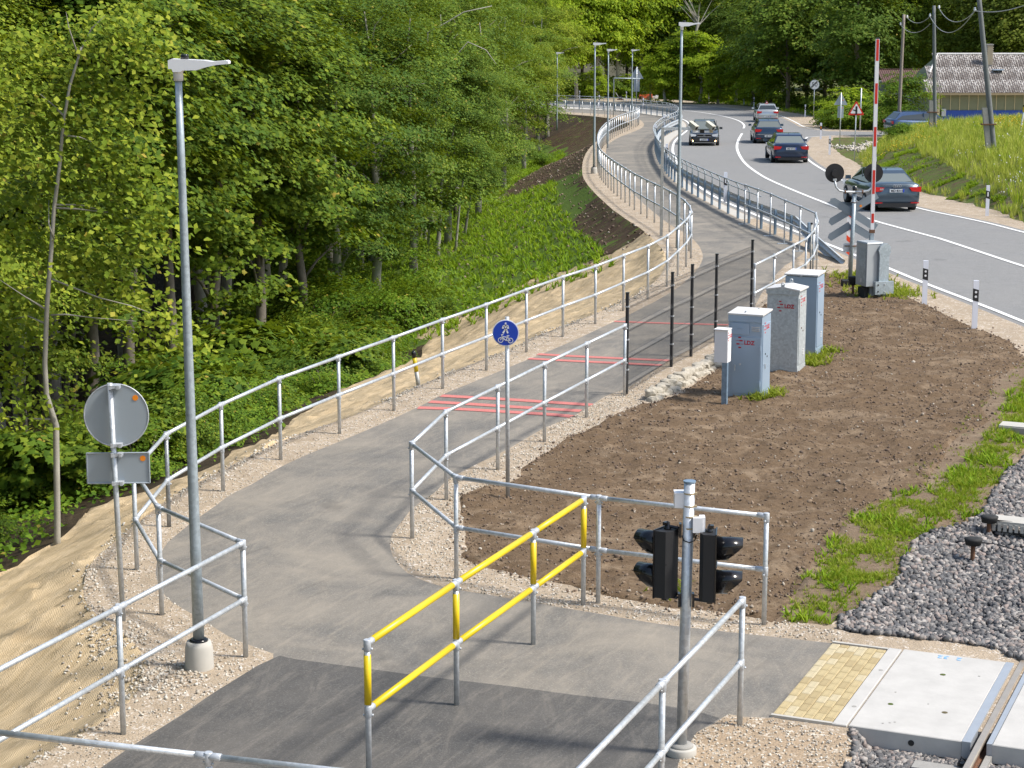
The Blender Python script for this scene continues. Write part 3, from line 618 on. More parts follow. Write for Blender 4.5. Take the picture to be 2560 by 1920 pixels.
def sign_pole(t, h, r=.03, lean=0., mat='galv'): MB().tube([(0, 0, -.1), (lean, 0, h)], r, 14).build('pole', MT[mat], t, smooth=True)
def bracket(t, z, y=0., w=.16): MB().box((0, y, z), (w, .09, .035)).box((w/2-.02, y-.05, z), (.03, .02, .045)).box((-w/2+.02, y-.05, z), (.03, .02, .045)).build('bracket', MT['clamp'], t)
b0 = G(308.6, 1552); t = thing('road_sign', 'back of a round grey sign above a rectangular plate, left of the nearest lamp', 'road sign', tuple(b0))
t.rotation_euler = (0, 0, .04); sign_pole(t, 2.78, .031, -.05)
zc = 2.40; disc(.355, .012, .055, zc, x=.0).build('disc', MT['sign_back'], t); 
MB().tube([(.36*math.cos(a), .05, zc+.36*math.sin(a)) for a in np.linspace(0, 2*math.pi, 41)], .008, 6, False).build('rim', MT['clamp'], t, smooth=True)
plate(.71, .36, .012, .055, 1.79, .04, .0).build('plate', MT['sign_back'], t)
for a, b in (((-.35, .045, 1.965), (.35, .045, 1.965)), ((-.35, .045, 1.615), (.35, .045, 1.615)), ((-.35, .045, 1.965), (-.35, .045, 1.615)), ((.35, .045, 1.965), (.35, .045, 1.615))): MB().tube([a, b], .010, 6).build('plate_edge', MT['sign_back'], t)
for z in (2.74, 2.07, 1.96, 1.63): bracket(t, z, 0.0, .13)
disc(.032, .004, .046, 2.60, x=.22).build('sticker', MT['orange'], t); disc(.032, .004, .046, 1.90, x=.28).build('sticker', MT['orange'], t)
# walkers and cyclists sign
b0 = G(1269.6, 1244); t = thing('path_sign', 'small round blue sign with a white walker above a bicycle on a grey pole', 'road sign', tuple(b0)); sign_pole(t, 2.62, .03, -.01)
zc = 2.40; disc(.188, .02, -.045, zc, x=-.03).build('sign_rim', MT['white'], t); disc(.176, .006, -.058, zc, x=-.03).build('sign_face', MT['blue'], t)
def strokes(t, segs, r, y, name='symbol', mat='white', o=(0, 0), s=1.):
    m = MB()
    for P in segs:
        for a, b in zip(P[:-1], P[1:]):
            d = np.array([b[0]-a[0], b[1]-a[1]])*s; L = np.linalg.norm(d)+1e-9; n = np.array([-d[1], d[0]])/L*r; e = d/L*r*.4; A = np.array(a)*s; Bq = np.array(b)*s
            q = [A-e+n, A-e-n, Bq+e-n, Bq+e+n]; V = [(o[0]+p[0], y, o[1]+p[1]) for p in q]+[(o[0]+p[0], y-.003, o[1]+p[1]) for p in q]
            m.add(V, [(0, 1, 2, 3), (7, 6, 5, 4), (0, 4, 5, 1), (1, 5, 6, 2), (2, 6, 7, 3), (3, 7, 4, 0)])
    return m.build(name, MT[mat], t)
circ = lambda cx, cy, r, n=14: [(cx+r*math.cos(2*math.pi*k/n), cy+r*math.sin(2*math.pi*k/n)) for k in range(n+1)]
wk = strokes(t, [[(0, .115), (.001, .06)], [(0, .112), (-.03, .098), (-.04, .068)], [(0, .112), (.03, .098), (.036, .066)]], .0115, -.0625, 'walker_symbol', o=(-.03, zc))
strokes(t, [[(0, .065), (-.012, .04), (-.036, 0)], [(.002, .065), (.016, .036), (.03, 0)]], .011, -.0625, 'walker_symbol', o=(-.03, zc)); disc(.013, .004, -.063, zc+.137, 12, -.03).build('walker_symbol', MT['white'], t)
strokes(t, [circ(-.07, -.10, .034), circ(.068, -.108, .034), [(-.07, -.10), (-.05, -.045), (-.058, -.022), (-.035, -.02)], [(-.052, -.052), (0, -.105), (.03, -.06), (-.052, -.052)], [(0, -.105), (.068, -.108)], [(.03, -.06), (.068, -.108)], [(.03, -.06), (.034, -.042)], [(.016, -.040), (.05, -.038)]], .0052, -.0625, 'bicycle_symbol', o=(-.03, zc))
# ------------------------------------------------------------------ pedestrian signal
b0 = G(1703, 1884); t = thing('pedestrian_signal', 'grey signal post with two black lamp heads and two small white boxes on top', 'traffic signal', tuple(b0)); sx = .035
MB().lathe([(.145, -.1), (.145, .06), (.138, .075), (.10, .075)], 28).build('concrete_foot', MT['concrete_strip'], t, smooth=True); MB().lathe([(.115, .07), (.11, .095), (.06, .105)], 24).build('foot_collar', MT['concrete_old'], t, smooth=True)
MB().tube([(0, 0, .05), (sx, 0, 2.64)], .051, 24).build('pole', MT['galv'], t, smooth=True); MB().lathe([(.058, 2.64), (.058, 2.655)], 24, (sx, 0, 0)).build('pole_cap', MT['galv_blue'], t)
for z in (2.53, 2.41, 2.31, 2.20): MB().lathe([(.054, z), (.054, z+.014)], 20, (sx, 0, 0)).box((sx+.06, -.02, z+.007), (.02, .02, .02)).build('strap', MT['beige_trim'], t)
MB().box((sx-.09, .05, 2.465), (.09, .13, .13)).box((sx-.09, .05, 2.535), (.096, .136, .012)).build('white_box', MT['white'], t, smooth=False)
wb = MB().box((sx+.075, -.055, 2.25), (.09, .06, .14)).box((sx+.12, -.02, 2.25), (.05, .10, .145)).box((sx+.075, -.02, 2.165), (.03, .03, .03)); wb.build('white_box', MT['white'], t)
MB().box((sx+.146, -.02, 2.285), (.004, .05, .022)).build('box_slot', MT['black'], t)
MB().tube([(sx+.075, -.02, 2.15), (sx+.05, -.06, 2.10), (sx, -.075, 2.085), (sx-.05, -.06, 2.10), (sx-.06, 0, 2.13)], .006, 8).build('cable', MT['black'], t, smooth=True)
def head(t, cx, cy, ang):
    M = Matrix.Translation((cx, cy, 1.545)) @ Matrix.Rotation(ang, 4, 'Z')      # local +X = facing direction
    def tr(b): b.v = [tuple(M @ Vector(v)) for v in b.v]; return b
    h = tr(MB().prism([(-.10, -.055), (-.065, -.115), (.045, -.13), (.045, .13), (-.065, .115), (-.10, .055)], 0, .64)).build('signal_housing', MT['black_matt'], t)
    tr(MB().box((.05, 0, .32), (.012, .275, .66)).box((.05, 0, .32), (.016, .275, .012))).build('front_plate', MT['black'], t)
    tr(MB().box((-.005, 0, .33), (.135, .225, .006))).build('seam', MT['black'], t)
    for z in (.165, .485):
        b = MB(); n = 22; L0 = .24; V = []; Fs = []
        for k in range(n+1):
            a = math.radians(-205+ (410-0)*k/n*0 ) if False else math.radians(-88+356*k/n); c, s = math.cos(a), math.sin(a)
            L = L0*(.45+.55*min(1, max(0, .62+.9*s))); r0, r1 = .112, .110
            for rr in (0, -.004): V += [(.056, (r0+rr)*c, z+(r0+rr)*s), (.056+L, (r1+rr)*c, z+(r1+rr)*s)]
        for k in range(n):
            i = 4*k; j = 4*(k+1); Fs += [(i, i+1, j+1, j), (i+2, j+2, j+3, i+3), (i+1, i+3, j+3, j+1), (i, j, j+2, i+2)]
        b.add(V, Fs); tr(b).build('visor', MT['black'], t, smooth=True)
        tr(MB().tube([(.056, 0, z), (.062, 0, z), (.066, 0, z)], [.1, .085, .02], 20)).build('lens', MT['rubber'], t, smooth=True)
    b = MB().lathe([(.034, .64), (.034, .652), (.026, .66), (.020, .695), (.006, .715)], 16, (-.015, 0, 0)); tr(b).build('cap_nut', MT['black'], t, smooth=True)
    for z in (.69, -.03): tr(MB().box((-.0, 0, z), (.05, .05, .03))).build('head_mount', MT['black'], t)
    return M
pr_ang = math.atan2(P2[1], P2[0])
head(t, -.17, .05, pr_ang+math.pi-.22); head(t, .235, -.065, pr_ang+.28)
for z in (1.545+.64, 1.515):
    MB().tube([(-.18, .05, z+.03), (-.06, .01, z+.015)], .016, 8).build('arm', MT['black'], t); MB().tube([(.24, -.065, z), (.08, -.01, z+.01)], .016, 8).build('arm', MT['black'], t)
    for x in (-.045, .085): MB().box((x-.0+.00, 0, z), (.022, .07, .13)).build('arm_bracket', MT['black'], t)
# ------------------------------------------------------------------ relay cabinets
def logo(t, M, s, name='logo'):
    """rail logo: staggered bars and letters, M: local frame x right, y up on the face"""
    m = MB(); bars = [(-.30, .34, .20, .085), (-.20, .13, .24, .085), (-.46, .13, .22, .022), (-.40, -.10, .24, .085), (-.14, -.10, .2, .022), (-.28, -.33, .20, .085)]
    for cx, cy, w, h in bars:
        P = []; r = h/2*.95
        for qx, qy, a0 in ((w/2-r, h/2-r, 0), (-w/2+r, h/2-r, 90), (-w/2+r, -h/2+r, 180), (w/2-r, -h/2+r, 270)):
            for k in range(3): a = math.radians(a0+45*k); P.append(((cx+qx+r*math.cos(a))*s, (cy+qy+r*math.sin(a))*s))
        m.prism(P, 0, .002, M)
    m.build('logo', MT['logo_red'], t)
    o = put('lettering', text_mesh('LDZ', .30*s*1.25, MT['logo_red'], .012*s), t); o.matrix_local = M @ Matrix.Translation((.36*s, 0, .0)); return m
def cabinet(label, fr, w, d, h, style, group='railway relay cabinets'):
    # fr = front right foot; local x = P2 direction, y = R2 direction
    ang = math.atan2(P2[1], P2[0]); t = thing('relay_cabinet', label, 'cabinet', tuple(fr), ang, group)
    tp = .985
    body = 'cab_galv' if style == 2 else 'cab_blue'
    MB().box((-w/2, d/2, h/2-.02), (w, d, h-.06), top=(tp, tp)).build('body', MT[body], t)
    MB().box((-w/2, d/2, .06), (w+.012, d+.012, .12)).build('plinth', MT[body], t)
    if style == 2:
        P = [(-w-.015, h-.13), (.015, h-.13), (.015, h-.03), (-w/2, h+.015), (-w-.015, h-.03)]
        MB().prism(P, -.012, .012, Matrix.Translation((0, -.003, 0)) @ Matrix.Rotation(math.pi/2, 4, 'X')).build('gable', MT['cab_galv'], t)
        V = [(-w-.03, -.03, h-.035), (-w/2, -.03, h+.02), (.03, -.03, h-.035), (-w-.03, d+.03, h-.035), (-w/2, d+.03, h+.02), (.03, d+.03, h-.035)]; V += [(x, y, z-.025) for x, y, z in V]
        MB().add(V, [(0, 1, 4, 3), (1, 2, 5, 4), (6, 9, 10, 7), (7, 10, 11, 8), (0, 3, 9, 6), (2, 8, 11, 5), (0, 6, 7, 1), (1, 7, 8, 2), (3, 4, 10, 9), (4, 5, 11, 10)]).build('roof', MT['cab_top'], t)
        for yy in (-.02, d+.0):
            m = MB().box((-w/2, yy, h+.0), (.07, .012, .10)); m.tube([(-w/2+.027*math.cos(a), yy, h+.065+.027*math.sin(a)) for a in np.linspace(0, 2*math.pi, 13)], .010, 6, False); m.build('lifting_eye', MT['cab_galv'], t)
    else:
        sl_ = .03 if style == 1 else 0
        V = [(-w-.015, -.02, h-.03-sl_*0), (.02, -.02, h-.03), (.02, d+.02, h-.0), (-w-.015, d+.02, h-.0)]; V += [(x, y, z+.028) for x, y, z in V]
        MB().add(V, [(3, 2, 1, 0), (4, 5, 6, 7), (0, 1, 5, 4), (1, 2, 6, 5), (2, 3, 7, 6), (3, 0, 4, 7)]).build('roof', MT['cab_top'], t)
        if style == 1:
            MB().box((-w/2, -.006, h-.085), (w+.006, .012, .12)).build('front_lip', MT['cab_blue'], t)
            for x, y in ((-w*.55, .12), (-w*.35, d-.06)): MB().box((x, y, h+.015), (.03, .03, .04)).build('lifting_lug', MT['galv'], t)
        else: MB().box((-w*.5, -.02, h-.03), (.03, .02, .03)).build('latch', MT['galv'], t)
    Mf = Matrix.Rotation(math.pi/2, 4, 'X'); Ms = Matrix.Translation((.004, 0, 0)) @ Matrix.Rotation(math.pi/2, 4, 'Z') @ Matrix.Rotation(math.pi/2, 4, 'X')
    if style == 1:
        MB().box((-w/2+.035, -.008, .60), (w*.84, .016, 1.02)).build('door', MT['cab_blue'], t)
        MB().box((-w*.64, -.008, h-.27), (w*.54, .018, .20)).build('hatch', MT['cab_blue'], t)
        MB().tube([(-w*.64+.04*math.cos(a), -.022, h-.28+.025*math.sin(a)) for a in np.linspace(.2, math.pi-.2, 8)], .006, 6).build('hatch_handle', MT['cab_blue'], t)
        for k in range(3): MB().box((-w*.19, -.006, h-.23-.032*k), (.14, .016, .014)).build('vent_slat', MT['cab_top'], t)
        for z in (.28, .92): MB().box((-.045, -.014, z), (.075, .02, .08)).tube([(-.02, -.02, z-.05), (-.02, -.02, z+.05)], .012, 8).build('hinge', MT['cab_blue'], t)
        MB().tube([(-w*.78, -.02, .60), (-w*.76, -.045, .60), (-w*.765, -.045, .50)], .008, 8).build('door_handle', MT['galv'], t); disc(.018, .02, -.02, .62, 12, -w*.62).build('lock', MT['galv'], t)
        logo(t, Matrix.Translation((-w*.52, -.018, h-.52)) @ Mf, .27)
        MB().tube([(.01, .13, .62), (.03, .13, .62), (.03, .16, .62), (.03, .165, .53)], .007, 8).build('door_handle', MT['galv'], t)
    if style == 2: logo(t, Matrix.Translation((-w*.45, -.004, h-.36)) @ Mf, .27)
    # side door with slight relief
    MB().box((.004, d/2, h*.46+.04), (.014, d*.84, h*.78)).build('side_door', MT[body], t)
    logo(t, Matrix.Translation((.012, d*.42, h-.26)) @ Matrix.Rotation(math.pi/2, 4, 'Z') @ Matrix.Rotation(math.pi/2, 4, 'X'), .26)
    for (yy, zz) in ((d*.35, h*.52), (d*.55, h*.48)): MB().box((.013, yy, zz), (.012, .022, .03)).build('lock', MT['rust' if style == 2 else 'black'], t)
    if style >= 2:
        for k in range(3): MB().box((.014, d*.62, .42-.045*k), (.012, .10, .016)).build('vent_slat', MT['cab_top'], t)
    return t
cabinet('nearest blue-grey cabinet with red logo, small hatch and louvres on its front', G(1901, 999), .62, .58, 1.53, 1)
cabinet('mottled galvanised cabinet with a gabled lid and lifting eyes, middle of three', G(1992, 934), .62, .58, 1.64, 2)
cabinet('farthest blue-grey cabinet with a flat pale lid, behind the galvanised one', G(2038, 888), .66, .58, 1.62, 3)
b0 = G(1811, 1009); ang = math.atan2(P2[1], P2[0]); t = thing('meter_box', 'small white box on a square grey post, left of the nearest cabinet', 'electrical box', tuple(b0), ang)
MB().box((0, 0, .38), (.095, .08, .80)).build('post', MT['galv_blue'], t); MB().box((-.07, .06, 1.03), (.24, .22, .58)).build('box_body', MT['white'], t); MB().box((-.07, .055, 1.325), (.26, .25, .014)).box((.052, .06, 1.03), (.006, .19, .52)).build('box_lid', MT['white'], t)
logo(t, Matrix.Translation((.056, .05, 1.2)) @ Matrix.Rotation(math.pi/2, 4, 'Z') @ Matrix.Rotation(math.pi/2, 4, 'X'), .2)
# ------------------------------------------------------------------ stone edging below the mesh fence
def rock_mesh(s):
    rg = np.random.default_rng(s); import bmesh
    bm = bmesh.new(); bmesh.ops.create_icosphere(bm, subdivisions=2, radius=1.)
    for v in bm.verts:
        k = 1+.5*(rg.random()-.5); v.co *= k
        v.co.x = max(-.8, min(.8, v.co.x)); v.co.z = max(-.75, min(.8, v.co.z))
    me = bpy.data.meshes.new('stone'); bm.to_mesh(me); bm.free(); return me
MT['limestone'] = plain('limestone', (.43, .39, .32), .9, var=.55, sc=4, bump=.7)
rk = [rock_mesh(s) for s in range(5)]
for r_ in rk: r_.materials.append(MT['limestone'])
a_, b_ = G(1640, 1004), G(1812, 908); t = thing('stone_edging', 'row of pale rough stones holding the gravel edge beside the cabinets', 'retaining wall', tuple(a_))
for i in range(44):
    f = i/43; row = i % 2; p = a_+(b_-a_)*f-a_; n = np.array([-.92, .39, 0])
    q = p+n*(.05+.11*row+random.uniform(-.03, .03)); q[2] = .0+.10*row*1.1+random.uniform(-.02, .02)
    put('stone', rk[i % 5], t, tuple(q), rz=random.uniform(0, 6.28), sc=(random.uniform(.10, .17), random.uniform(.09, .14), random.uniform(.08, .13)))
# ------------------------------------------------------------------ level crossing slabs, pavers, kerb, rail
ang = math.atan2(P2[1], P2[0]); O = G(2120.6, 1820)
def LP(p, r, z=0.): return (O[0]+P2[0]*p+R2[0]*r, O[1]+P2[1]*p+R2[1]*r, z)
def slab(name, label, p0, p1, r0, r1, z0_, z1, mat, cat='slab'):
    t = thing(name, label, cat, LP(p0, r0, z0_), ang); w = p1-p0; l = r1-r0; m = MB(); c = .008
    V = [(0, 0, 0), (w, 0, 0), (w, l, 0), (0, l, 0), (0, 0, z1-z0_-c), (w, 0, z1-z0_-c), (w, l, z1-z0_-c), (0, l, z1-z0_-c), (c, c, z1-z0_), (w-c, c, z1-z0_), (w-c, l-c, z1-z0_), (c, l-c, z1-z0_)]
    m.add(V, [(3, 2, 1, 0), (0, 1, 5, 4), (1, 2, 6, 5), (2, 3, 7, 6), (3, 0, 4, 7), (4, 5, 9, 8), (5, 6, 10, 9), (6, 7, 11, 10), (7, 4, 8, 11), (8, 9, 10, 11)]); m.build('slab_body', MT[mat], t); return t
ZT = .03
MT['slab'] = plain('slab', (.47, .455, .43), .85, var=.2, sc=3.5, bump=.3)
t = slab('crossing_slab', 'large white concrete crossing slab beside the rail, blue scrawl on its far edge', 0, 1.10, 0, 2.53, -.16, ZT, 'slab')
MB().box((1.145, 1.265, (ZT+.16)/2), (.085, 2.53, ZT+.16)).build('steel_edge', MT['steel_plate'], t)
for x, y, r in ((.25, .75, .028), (.80, .72, .03), (.56, 1.85, .03), (.22, 1.12, .012), (.30, .18, .012), (.36, .22, .012), (.4, .26, .012), (.92, 1.95, .014), (.6, .9, .01)):
    MB().lathe([(r, ZT+.16), (r, ZT+.1625)], 14, (x, y, 0)).build('lifting_socket', MT['concrete_old'] if r < .02 else MT['grass_ground'], t)
o = put('lettering', text_mesh('2  32', .13, plain('blue_chalk', (.2, .45, .75), .8), 0), t, (.52, 2.42, ZT+.163), rz=math.pi)
MB().lathe([(.03, 0), (.03, .004)], 14).build('cable_hole', MT['rubber'], t, (0, 0, 0)).matrix_local = Matrix.Translation((.62, -.002, .1)) @ Matrix.Rotation(math.pi/2, 4, 'X')
t = slab('crossing_kerb', 'narrow concrete kerb beam between the yellow pavers and the white slab', -.165, -.02, 0, 2.53, -.16, ZT-.004, 'slab')
for y in (.55, 1.75): MB().lathe([(.025, ZT+.155), (.025, ZT+.1575)], 14, (.09, y, 0)).build('lifting_socket', MT['concrete_old'], t)
t = slab('crossing_slab', 'white concrete inner slab between the rails, at the right edge', 1.335+.05, 2.62, .03, 2.53, -.16, ZT, 'slab', 'slab')
MB().box((-.026, 1.25, (ZT+.16)/2), (.05, 2.5, ZT+.16)).build('steel_edge', MT['steel_plate'], t)
# pavers: every block its own piece
tp = thing('tactile_paving', 'yellow tactile paving with small studs before the level crossing', 'paving', LP(-.165-.615, 0, 0), ang)
pvm = [plain('paver_yellow', (.43, .345, .19), .88, var=.24, sc=9, bump=.3), plain('paver_pale', (.47, .40, .26), .85, var=.18, sc=14, bump=.3), plain('paver_dull', (.37, .29, .155), .85, var=.16, sc=9, bump=.3)]
def paver_mesh(mt, wdt=.098, ln=.197):
    b = MB(); c = .006; x0_, x1, y0, y1, zt = .002, wdt, .002, ln, .02
    b.add([(x0_, y0, -.05), (x1, y0, -.05), (x1, y1, -.05), (x0_, y1, -.05), (x0_, y0, zt-c), (x1, y0, zt-c), (x1, y1, zt-c), (x0_, y1, zt-c), (x0_+c, y0+c, zt), (x1-c, y0+c, zt), (x1-c, y1-c, zt), (x0_+c, y1-c, zt)],
          [(0, 1, 5, 4), (1, 2, 6, 5), (2, 3, 7, 6), (3, 0, 4, 7), (4, 5, 9, 8), (5, 6, 10, 9), (6, 7, 11, 10), (7, 4, 8, 11), (8, 9, 10, 11)])
    for i in range(int(round(ln/.049))):
        for j in range(2): x = .025+.05*j; y = .025+.049*i; b.add([(x-.009, y-.009, zt), (x+.009, y-.009, zt), (x+.009, y+.009, zt), (x-.009, y+.009, zt), (x, y, zt+.005)], [(0, 1, 4), (1, 2, 4), (2, 3, 4), (3, 0, 4)])
    return b.mesh('paver', mt)
pv = [paver_mesh(m) for m in pvm]; pvh = [paver_mesh(m, ln=.098) for m in pvm]
rw = random.Random(3)
for cidx in range(6):
    y = .05; k = 0
    if cidx % 2: put('paver', rw.choice(pvh), tp, (cidx*.1015, y, 0)); y += .1
    while y < 2.46-.15: put('paver', rw.choices(pv, (5, 2, 1.3))[0], tp, (cidx*.1015, y, rw.uniform(-.002, .002))); y += .2
    if y < 2.46-.05: put('paver', rw.choice(pvh), tp, (cidx*.1015, y, 0))
for r0 in (0, 2.48): MB().box((.305, r0+.022, -.03), (.62, .042, .11)).build('edging', MT['concrete_strip'], tp)
MB().box((.30, 1.26, -.02), (.615, 2.44, .03)).build('joint_sand', MT['sand'], tp)
# rails
def rail_obj(label, p):
    t = thing('rail', label, 'rail', LP(p, -9, 0), ang); pr = [(-.065, -.15), (.065, -.15), (.065, -.14), (.012, -.12), (.012, -.03), (.034, -.02), (.036, .01), (.028, .02), (-.028, .02), (-.036, .01), (-.034, -.02), (-.012, -.03), (-.012, -.12), (-.065, -.14)]
    b = MB(); n = len(pr); L = 34; V = [(x, 0, z) for x, z in pr]+[(x, L, z) for x, z in pr]; Fs = [tuple(range(n)), tuple(reversed(range(n, 2*n)))]+[((i+1) % n, i, n+i, n+(i+1) % n) for i in range(n)]
    b.add(V, Fs); b.mi = [0]*len(b.f); 
    for k in (5, 6, 7, 8, 9): b.mi[2+k] = 1
    b.build('rail_body', [MT['rust'], MT['steel_rail']], t)
    m = MB().box((.10, 12, -.12), (.06, 8, .07)); m.build('flange_filler', MT['concrete_old'], t) if p < 2 else None
    return t
rail_obj('near steel rail running past the white slab in the bottom right corner', 1.262); rail_obj('second rail beyond the inner slab, outside right', 1.262+1.56)
slp = MB().box((0, 0, 0), (2.7, .24, .16), top=(.98, .8)).mesh('sleeper', MT['concrete_old'])
k = 0
for r in list(np.arange(-8.6, -.2, .55))+list(np.arange(2.78, 12, .55)):
    o = put('railway_sleeper', slp, None, LP(2.04, r, -.205), ang); tag(o, 'concrete sleeper end poking out of the stones under the rail', 'sleeper', 'concrete railway sleepers')
    k += 1
for r in list(np.arange(-1.9, -.2, .55))+list(np.arange(2.78, 4.5, .55)):
    for s_ in (-.095,): o = put('rail_clip', MB().box((0, 0, 0), (.1, .07, .05)).tube([(-.04, -.02, .02), (-.02, .02, .07), (.03, .02, .03)], .01, 6).mesh('rail_clip', MT['black']), None, LP(1.262+s_, r, -.11), ang); tag(o, 'black rail clip fastening the near rail to its sleeper', 'rail clip', 'rail clips on the near rail')
# cable troughs and track boxes
t = thing('cable_trough', 'pale concrete cable trough lid at the grass edge, upper of two at the right', 'cable trough', tuple(G(2497, 1074)), ang-.02); MB().box((1.5, .16, .03), (3., .36, .10)).build('trough_lid', MT['concrete_strip'], t); MB().box((1.5, -.03, .0), (3., .03, .12)).build('trough_side', MT['concrete_old'], t)
t = thing('cable_trough', 'pale concrete cable trough lid above the ballast, lower of two at the right', 'cable trough', tuple(G(2478, 1322)), ang-.02); MB().box((1.5, .14, .10), (3., .34, .05)).build('trough_lid', MT['concrete_strip'], t); m = MB()
for i in range(40): m.box((.04+.075*i, -.03, .04), (.045, .03, .1))
m.build('trough_side', MT['concrete_strip'], t)
def trackbox(label, base, h=.22):
    t = thing('track_box', label, 'track box', tuple(base)); MB().tube([(0, 0, -.15), (0, 0, h*.6)], .03, 10).build('stem', MT['rust'], t)
    MB().lathe([(.04, h*.55), (.10, h*.65), (.115, h), (.12, h+.02), (.06, h+.035)], 18).build('box_bowl', MT['rubber'], t, smooth=True)
    MB().tube([(.1, 0, h*.8), (.3, -.02, .12), (.8, -.1, -.02), (1.6, -.3, -.08)], .008, 6).build('cable', MT['black'], t, smooth=True)
trackbox('black cable terminal on a stem beside the lower trough lid', G(2472, 1325), .17); trackbox('black cable terminal standing in the middle of the ballast stones', G(2432, 1382), .17)
# ------------------------------------------------------------------ guardrail with handrail
def guardrail():
    base = guard; G3 = np.column_stack([base, terrain(base[:, 0], base[:, 1])])
    t = thing('guardrail', 'steel guardrail with bent handrail brackets along the kerb between path and road', 'guardrail', tuple(G3[-1])); o0 = G3[-1]
    d = np.r_[0, np.cumsum(np.linalg.norm(np.diff(base, axis=0), axis=1))]
    P = resample(G3[::-1], 2.0)           # near -> far : left is path side? walking away from the camera
    off = offset(P, 0)
    T = np.gradient(P[:, :2], axis=0); T /= np.linalg.norm(T, axis=1)[:, None]; Nn = np.stack([T[:, 1], -T[:, 0]], 1)      # right side = road side
    pm = MB().box((0, 0, .36), (.10, .055, .80)).box((0, .0, .36), (.012, .09, .78)).mesh('post', MT['galv_blue'])
    def pt(i, s, z): return np.array([P[i, 0]+Nn[i, 0]*s, P[i, 1]+Nn[i, 1]*s, P[i, 2]+z])-o0
    for i in range(0, len(P)):
        if i == 0: pass
        rz = math.atan2(T[i, 1], T[i, 0]); put('post', pm, t, tuple(pt(i, 0, 0)), rz)
        if i > 3: MB().tube([pt(i, 0, .70), pt(i, 0, 1.02), pt(i, -.01, 1.10), pt(i, -.06, 1.18), pt(i, -.13, 1.24)], .022, 8).build('bracket', MT['galv_pole'], t, smooth=True)
    # W profile beam, in sections of two bays
    prof = [(.10, .42), (.185, .46), (.185, .52), (.105, .585), (.185, .65), (.185, .71), (.10, .75)]
    Pf = np.vstack([np.column_stack([G3[::-1][:1, 0]+.75, G3[::-1][:1, 1]-4.6, [0.]]), P])
    ramp = [-.62, ] 
    Tt = np.vstack([T[:1]*1., T]); Nf = np.stack([Tt[:, 1], -Tt[:, 0]], 1)
    tip = G(2095, 660); Pf[0] = tip; dirt_ = Pf[1, :2]-Pf[0, :2]; dirt_ /= np.linalg.norm(dirt_); Nf[0] = [dirt_[1], -dirt_[0]]
    zo = [-.60, -.28]+[0]*len(P)
    for i in range(0, len(Pf)-1):
        V = []; 
        for j in (i, i+1):
            zz = zo[j] if j < len(zo) else 0
            for s, z in prof: V.append((Pf[j, 0]+Nf[j, 0]*s-o0[0], Pf[j, 1]+Nf[j, 1]*s-o0[1], Pf[j, 2]+z+zz-o0[2]))
        for j in (i, i+1):
            zz = zo[j] if j < len(zo) else 0
            for s, z in prof: V.append((Pf[j, 0]+Nf[j, 0]*(s+.006)-o0[0], Pf[j, 1]+Nf[j, 1]*(s+.006)-o0[1], Pf[j, 2]+z+zz-o0[2]))
        n = len(prof); Fs = [(k, k+1, n+k+1, n+k) for k in range(n-1)]+[(2*n+k+1, 2*n+k, 3*n+k, 3*n+k+1) for k in range(n-1)]+[(0, n, 3*n, 2*n), (n-1, 3*n-1, 4*n-1, 2*n-1)]
        MB().add(V, Fs).build('beam', MT['galv'], t)
    for i in range(3, len(P)-1):
        MB().tube([pt(i, -.13, 1.24), pt(i+1, -.13, 1.24)], .025, 8).build('handrail', MT['galv'], t, smooth=True)
        MB().tube([pt(i, 0, 1.02), pt(i+1, 0, 1.02)], .019, 8).build('handrail', MT['galv'], t, smooth=True)
guardrail()
# ------------------------------------------------------------------ delineators
dl = MB().prism([(-.06, -.035), (.06, -.035), (.05, .03), (0, .045), (-.05, .03)], 0, 1.05).mesh('post_body', MT['white_plastic'])
def band_mesh(): 
    b = MB(); b.prism([(-.062, -.037), (.062, -.037), (.052, .032), (0, .047), (-.052, .032)], 0, .001)
    V = []
    for x, y in [(-.062, -.037), (.062, -.037), (.052, .032), (0, .047), (-.052, .032)]:
        V.append((x, y, .62-.28*(x+.06)*1.)); V.append((x, y, .88-.28*(x+.06)*1.))
    b = MB(); n = 5; b.add(V, [(2*i, 2*((i+1) % n), 2*((i+1) % n)+1, 2*i+1) for i in range(n)]+[(8, 6, 4, 2, 0), (1, 3, 5, 7, 9)]); return b.mesh('black_band', MT['black_matt'])
BM = band_mesh()
dots = MB(); 
for z in (.80, .70): dots.add(*(lambda b: (b.v, b.f))(disc(.026, .004, -.040, z, 14)))
dots = dots.mesh('reflector', MT['white']); bar_w = MB().box((0, -.040, .75), (.045, .006, .15)).mesh('reflector', MT['white']); bar_y = MB().box((0, -.040, .75), (.05, .006, .15)).mesh('reflector', MT['orange'])
def delineator(label, b, kind='w', rz=0., z=0., group='roadside delineator posts'):
    t = thing('delineator_post', label, 'delineator', (b[0], b[1], b[2]+z), rz, group); put('post_body', dl, t); put('black_band', BM, t); put('reflector', {'d': dots, 'w': bar_w, 'y': bar_y}[kind], t)
